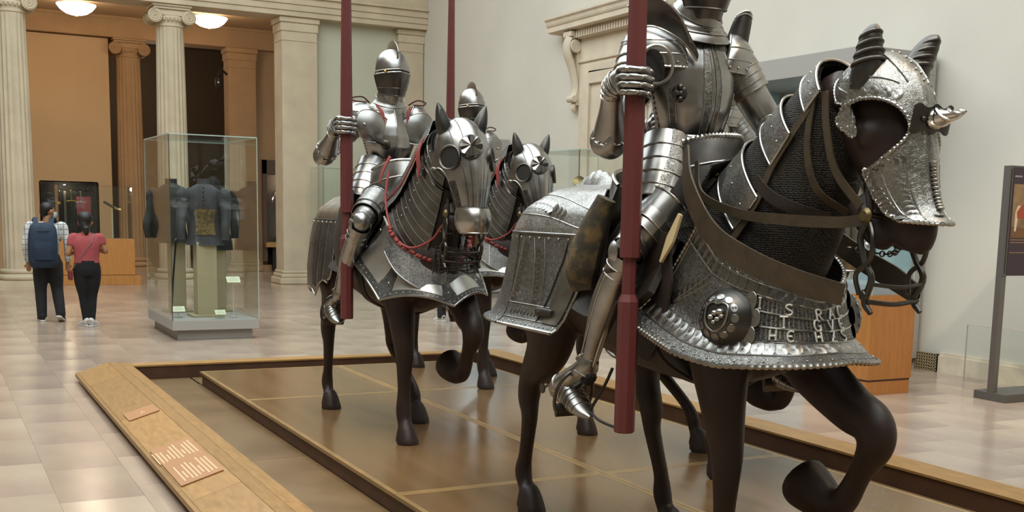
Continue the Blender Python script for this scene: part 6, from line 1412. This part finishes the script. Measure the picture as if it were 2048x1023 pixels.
# ------------------------------------------------------------------ visitors
M_SKIN = mat('warm skin', 'A0714F', .55, var=.06, vscale=12); M_HAIR = mat('black hair', '15120F', .5, var=.3, vscale=60, bump=.5, bscale=120)
def person(label, loc, P, hgt=1.66):
    """P: joint dictionary in metres, facing +Y"""
    t = thing('person', label, 'person', loc)
    m = MB()
    def tb(m_, pts, r, up=(0, 1, .05), seg=12): m_.tube(np.array(pts, float), r, seg, n=len(pts)*5, up=up)
    nk, hd = V(P['neck']), V(P['head']); hip, wst, chs = P['hipc'], P['waist'], P['chest']
    tb(m, [(hip[0], hip[1], hip[2]-.06), hip, wst, chs, (nk.x, nk.y-.005, nk.z-.05)], [(.14, .11), (.155, .115), (.125, .095), (.15, .10), (.09, .07)])
    tb(m, [tuple(nk-V((0, 0, .06))), tuple(nk), tuple(hd-V((0, 0, .05)))], [(.06, .06), (.052, .055), (.055, .06)])
    fx, fy = P['look']; L = V((fx, fy, 0)).normalized(); S_ = V((L.y, -L.x, 0))
    # head: cranium, face with brow, nose, mouth, chin, ears
    def hp(a, b, c): return tuple(hd+S_*a+L*b+V((0, 0, c)))
    m.ball(hp(0, -.008, .03), .088, 16, 12); tb(m, [hp(0, .02, .06), hp(0, .035, 0), hp(0, .04, -.06), hp(0, .042, -.095)], [(.068, .055), (.066, .052), (.05, .045), (.026, .025)], up=tuple(L), seg=14)
    tb(m, [hp(0, .085, .012), hp(0, .108, -.022), hp(0, .09, -.034)], [.011, .017, .010]); tb(m, [hp(-.022, .082, -.058), hp(0, .090, -.058), hp(.022, .082, -.058)], [.006, .009, .006])
    for g in (-1, 1): tb(m, [hp(g*.084, -.005, .022), hp(g*.092, -.012, .0), hp(g*.084, .0, -.03)], [.012, .014, .009])
    for g in (-1, 1):
        sh, el, wr = (V(q) for q in P['arm'][g]); k = .9 if P.get('slim') else 1
        tb(m, [tuple(sh-V((g*.05, 0, 0))), tuple(sh), tuple(sh.lerp(el, .5)), tuple(el), tuple(el.lerp(wr, .35)), tuple(wr)], [.05*k, .054*k, .046*k, .039*k, .04*k, .026*k])
        d = (wr-el).normalized(); sd = d.cross(V((0, 0, 1)) if abs(d.z) < .9 else V((0, 1, 0))).normalized(); nn = sd.cross(d)
        tb(m, [tuple(wr-d*.01), tuple(wr+d*.04), tuple(wr+d*.085)], [(.024, .017), (.038, .017), (.036, .014)], up=tuple(nn))
        for q in range(4):
            b = wr+d*.08+sd*(-.028+.0185*q); l = (.058, .068, .064, .05)[q]; tb(m, [tuple(b), tuple(b+d*l*.5-nn*.006), tuple(b+d*l*.9-nn*.02)], [.0095, .0088, .007], seg=8)
        b = wr+d*.03+sd*.032*(1 if P.get('thumb', 1)*g > 0 else -1); o_ = sd*(1 if P.get('thumb', 1)*g > 0 else -1); tb(m, [tuple(b-o_*.015), tuple(b+o_*.018+d*.022), tuple(b+o_*.020+d*.055)], [.013, .011, .008], seg=8)
    for g in (-1, 1):
        hp_, kn, an = (V(q) for q in P['leg'][g]); tb(m, [tuple(hp_), tuple(hp_.lerp(kn, .4)), tuple(kn), tuple(kn.lerp(an, .35)), tuple(an), tuple(an+V((0, .0, -.03)))], [.082, .074, .052, .05, .034, .034])
    fuse('body', m, M_SKIN, t, .0105, 3)
    # eyes
    mb = MB()
    for g in (-1, 1): mb.ball(hp(g*.032, .079, .016), .011, 8, 6)
    obj('eyes', mb, M_BLACK, t)
    # clothes as shells of their own
    def shell_(nm, parts, m_, it=4, vx=.0125):
        k = MB()
        for pts, r, up in parts: tb(k, pts, r, up)
        return fuse(nm, k, m_, t, vx, it)
    tr = [([(hip[0], hip[1], wst[2]-.02), (hip[0], hip[1], hip[2]), (hip[0], hip[1], hip[2]-.09)], [(.152, .125), (.178, .14), (.155, .125)], (0, 1, .05))]
    w = P['trouser']
    for g in (-1, 1):
        hp_, kn, an = (V(q) for q in P['leg'][g]); tr.append(([tuple(hp_+V((0, 0, .02))), tuple(hp_.lerp(kn, .45)), tuple(kn), tuple(kn.lerp(an, .5)), tuple(an+V((0, 0, .0))), tuple(an+V((0, 0, -.035)))], [.098*w[0], .092*w[0], .072*w[1], .068*w[2], .06*w[3], .062*w[3]], (0, 1, .05)))
    shell_('trousers', tr, P['tmat'])
    st = [([(wst[0], wst[1], P['hem']), (wst[0], wst[1], wst[2]), tuple(chs), (chs[0]*.5+nk.x*.5, chs[1], chs[2]+.10), (nk.x, nk.y-.01, nk.z-.035)], [(.172, .130), (.158, .122), (.182, .128), (.165, .10), (.075, .07)], (0, 1, .05))]
    for g in (-1, 1):
        sh, el, wr = (V(q) for q in P['arm'][g])
        pts = [tuple(sh-V((g*.07, 0, .01))), tuple(sh), tuple(sh.lerp(el, .5))]; r = [.058, .062, .056]
        if P['sleeve'] == 'long': pts += [tuple(el), tuple(el.lerp(wr, .5)), tuple(el.lerp(wr, .95))]; r += [.055, .05, .042]
        st.append((pts, r, (0, 1, .05)))
    shell_('shirt', st, P['smat'])
    # hair cap
    k = MB(); k.ball(hp(0, -.022, .048), (.094, .094, .088), 16, 12); k.ball(hp(0, -.045, -.005), (.078, .06, .07), 14, 10)
    if P.get('bun'): k.ball(hp(0, -.02, .06), (.105, .105, .095), 16, 12); k.ball(hp(0, -.06, -.03), (.075, .06, .085), 14, 10); k.tube([hp(.02, -.085, -.06), hp(.03, -.085, -.12), hp(.02, -.07, -.17)], [.05, .04, .015], 10, n=10)
    fuse('hair', k, M_HAIR, t, .012, 3)
    for g in (-1, 1):
        _, kn, an = (V(q) for q in P['leg'][g]); yaw, tilt = P['foot'][g]; Rm = Matrix.Rotation(yaw, 3, 'Z') @ Matrix.Rotation(tilt, 3, 'X'); s = thing_part('shoe', t); s.location = an
        up_ = MB(); pts = [V((0, -.055, -.035)), V((0, -.01, -.02)), V((0, .06, -.045)), V((0, .13, -.06)), V((0, .175, -.068))]; up_.tube([tuple(Rm @ q) for q in pts], [(.036, .045), (.042, .058), (.046, .040), (.046, .026), (.03, .016)], 14, n=18, up=tuple(Rm @ V((0, 0, 1)))); obj('upper', up_, P['shoe'], s)
        so = MB(); G = []
        for z in (-.086, -.068): G.append([tuple(Rm @ V((lx, ly, z))) for lx, ly in cr(np.array([(.0, -.095), (.036, -.07), (.036, 0), (.048, .09), (.035, .17), (0, .195), (-.035, .17), (-.045, .09), (-.036, 0), (-.036, -.07)]), 30, True)])
        b = so.grid(np.array(G), cv=True); so.f.append(tuple(range(30))); so.f.append(tuple(range(30, 60))[::-1]); obj('sole', so, P['sole'], s)
    return t, hp
WHITE = mat('white sole', 'D6D2CC', .6)
def visitors():
    chk = mat('checked shirt', 'C4C3BC', .85)
    nt = chk.node_tree; bs = nt.nodes['Principled BSDF']; tc = nt.nodes.new('ShaderNodeTexCoord'); sx = nt.nodes.new('ShaderNodeSeparateXYZ'); nt.links.new(tc.outputs['Object'], sx.inputs[0])
    prev = None
    for ax, fq in (('X', 14), ('Z', 14)):
        a = nt.nodes.new('ShaderNodeMath'); a.operation = 'MULTIPLY'; a.inputs[1].default_value = fq; nt.links.new(sx.outputs[ax], a.inputs[0]); f = nt.nodes.new('ShaderNodeMath'); f.operation = 'FRACT'; nt.links.new(a.outputs[0], f.inputs[0]); l = nt.nodes.new('ShaderNodeMath'); l.operation = 'LESS_THAN'; l.inputs[1].default_value = .16; nt.links.new(f.outputs[0], l.inputs[0])
        if prev is None: prev = l.outputs[0]
        else: mxn = nt.nodes.new('ShaderNodeMath'); mxn.operation = 'MAXIMUM'; nt.links.new(prev, mxn.inputs[0]); nt.links.new(l.outputs[0], mxn.inputs[1]); prev = mxn.outputs[0]
    mx = nt.nodes.new('ShaderNodeMix'); mx.data_type = 'RGBA'; mx.inputs[6].default_value = srgb('C8C7C0'); mx.inputs[7].default_value = srgb('7F8284'); nt.links.new(prev, mx.inputs[0]); nt.links.new(mx.outputs[2], bs.inputs['Base Color'])
    NAVY = mat('navy backpack cloth', '16283C', .75, var=.2, vscale=12, bump=.5, bscale=60)
    man = dict(neck=(.01, 0, 1.425), head=(.035, .015, 1.535), look=(.95, .45), hipc=(0, 0, .86), waist=(0, .0, .98), chest=(0, 0, 1.24), hem=.80, slim=False,
        arm={-1: ((-.215, 0, 1.335), (-.275, -.03, 1.07), (-.25, .03, .83)), 1: ((.215, 0, 1.335), (.27, -.02, 1.08), (.27, .05, .83))},
        leg={-1: ((-.09, 0, .82), (-.10, .03, .45), (-.10, -.02, .09)), 1: ((.09, 0, .82), (.115, .03, .45), (.13, -.17, .125))}, foot={-1: (.1, 0), 1: (-.35, -.42)},
        trouser=(1.12, 1.15, 1.1, 1.12), tmat=mat('charcoal trousers', '1E1D1E', .9, var=.15, vscale=8, bump=.4, bscale=25), smat=chk, sleeve='long', shoe=mat('dark trainers', '1C1B1C', .7), sole=WHITE)
    m, hp = person('man in a checked shirt and face mask walking away with a navy backpack', (1.50, 17.65, 0), man)
    k = MB(); G = []
    hd = V(man['head']); L = V((.95, .45, 0)).normalized(); S_ = V((L.y, -L.x, 0))
    for a in np.linspace(-1.35, 1.35, 13): G.append([tuple(hd+S_*math.sin(a)*r_*.98+L*(.02+math.cos(a)*(r_+.012+.016*math.cos(a)**4))+V((0, 0, z))) for z, r_ in ((-.005, .072), (-.03, .074), (-.06, .066), (-.09, .045))])
    k.plate(np.array(G), .004); obj('face_mask', k, mat('pale blue mask', 'B9CEDA', .8), m)
    b = thing('backpack', 'navy backpack worn by the man in the checked shirt', 'backpack', (1.50, 17.65, 0))
    k = MB(); k.tube([(-.075, -.235, .80), (-.075, -.25, .84), (-.075, -.26, 1.0), (-.07, -.25, 1.2), (-.065, -.23, 1.315), (-.065, -.21, 1.34)], [(.15, .07), (.185, .10), (.19, .105), (.185, .10), (.165, .085), (.12, .05)], 20, n=26, up=(0, 1, .1), prof=(np.sign(np.cos(np.linspace(0, 2*PI, 24, endpoint=False)))*np.abs(np.cos(np.linspace(0, 2*PI, 24, endpoint=False)))**.45, np.sign(np.sin(np.linspace(0, 2*PI, 24, endpoint=False)))*np.abs(np.sin(np.linspace(0, 2*PI, 24, endpoint=False)))**.45)); obj('bag', k, NAVY, b)
    k = MB(); k.tube([(-.245, -.30, 1.26), (-.075, -.352, 1.275), (.095, -.30, 1.26)], .006, 6, n=14); obj('zip', k, mat('dark zip', '0E1722', .6), b)
    k = MB(); k.tube([(-.075, -.365, .88), (-.075, -.372, 1.02), (-.075, -.36, 1.14)], [(.12, .02), (.13, .025), (.12, .02)], 14, n=10, up=(0, 1, 0)); obj('front_pocket', k, NAVY, b)
    for g in (-1, 1): ribb = MB(); P = cr(np.array([(-.065+g*.095, -.20, 1.30), (-.04+g*.105, -.10, 1.425), (-.02+g*.115, .03, 1.445), (-.01+g*.15, .125, 1.34), (g*.165, .13, 1.12)]), 24); ribb.plate(np.stack([P-np.array((.032, 0, 0)), P+np.array((.032, 0, 0))], 1), .012); obj('strap', ribb, NAVY, b)
    wom = dict(neck=(0, 0, 1.30), head=(.0, .015, 1.405), look=(.35, .93), hipc=(0, 0, .78), waist=(0, 0, .93), chest=(0, 0, 1.12), hem=.86, slim=True, bun=True,
        arm={-1: ((-.165, 0, 1.205), (-.235, -.01, .99), (-.12, .19, 1.0)), 1: ((.175, 0, 1.205), (.245, -.01, 1.02), (.12, .19, 1.05))},
        leg={-1: ((-.08, 0, .74), (-.055, .03, .42), (-.035, .01, .09)), 1: ((.08, 0, .74), (.06, .03, .42), (.04, -.02, .09))}, foot={-1: (.35, 0), 1: (-.5, 0)},
        trouser=(1.05, .92, .82, .72), tmat=mat('black trousers', '0F0E10', .9), smat=mat('rose red shirt', 'A04A4C', .9, var=.1, vscale=10, bump=.4, bscale=25), sleeve='short', shoe=mat('white trainers', 'C9C5C0', .6), sole=WHITE)
    w, hp = person('woman in a rose red short-sleeved shirt and black trousers walking beside the backpack man', (1.915, 16.76, 0), wom)
    s = thing('shoulder_bag', 'small dark red bag on a thin strap worn by the woman in rose red', 'bag', (1.915, 16.76, 0))
    k = MB(); P = cr(np.array([(.10, -.06, 1.262), (.05, -.125, 1.15), (-.06, -.145, 1.0), (-.15, -.11, .86), (-.19, -.0, .76)]), 24); k.plate(np.stack([P-np.array((.008, 0, 0)), P+np.array((.008, 0, 0))], 1), .004); obj('strap', k, mat('taupe strap', '7E5650', .7), s)
    k = MB(); k.box((-.215, .0, .70), (.05, .16, .13)); obj('pouch', k, mat('dark red pouch', '6A1F22', .6), s, False, bev=.012)
    oth = dict(man, look=(0, 1), neck=(0, 0, 1.425), head=(0, .01, 1.535), leg={-1: ((-.09, 0, .82), (-.10, .02, .45), (-.10, .0, .09)), 1: ((.09, 0, .82), (.10, .02, .45), (.10, -.02, .09))}, foot={-1: (.2, 0), 1: (-.2, 0)}, smat=mat('grey green shirt', '4E5248', .9), shoe=mat('white trainers', 'C9C5C0', .6))
    person('visitor behind the red-laced horse, only a white shoe showing between its legs', (6.98, 16.15, 0), oth)
visitors()
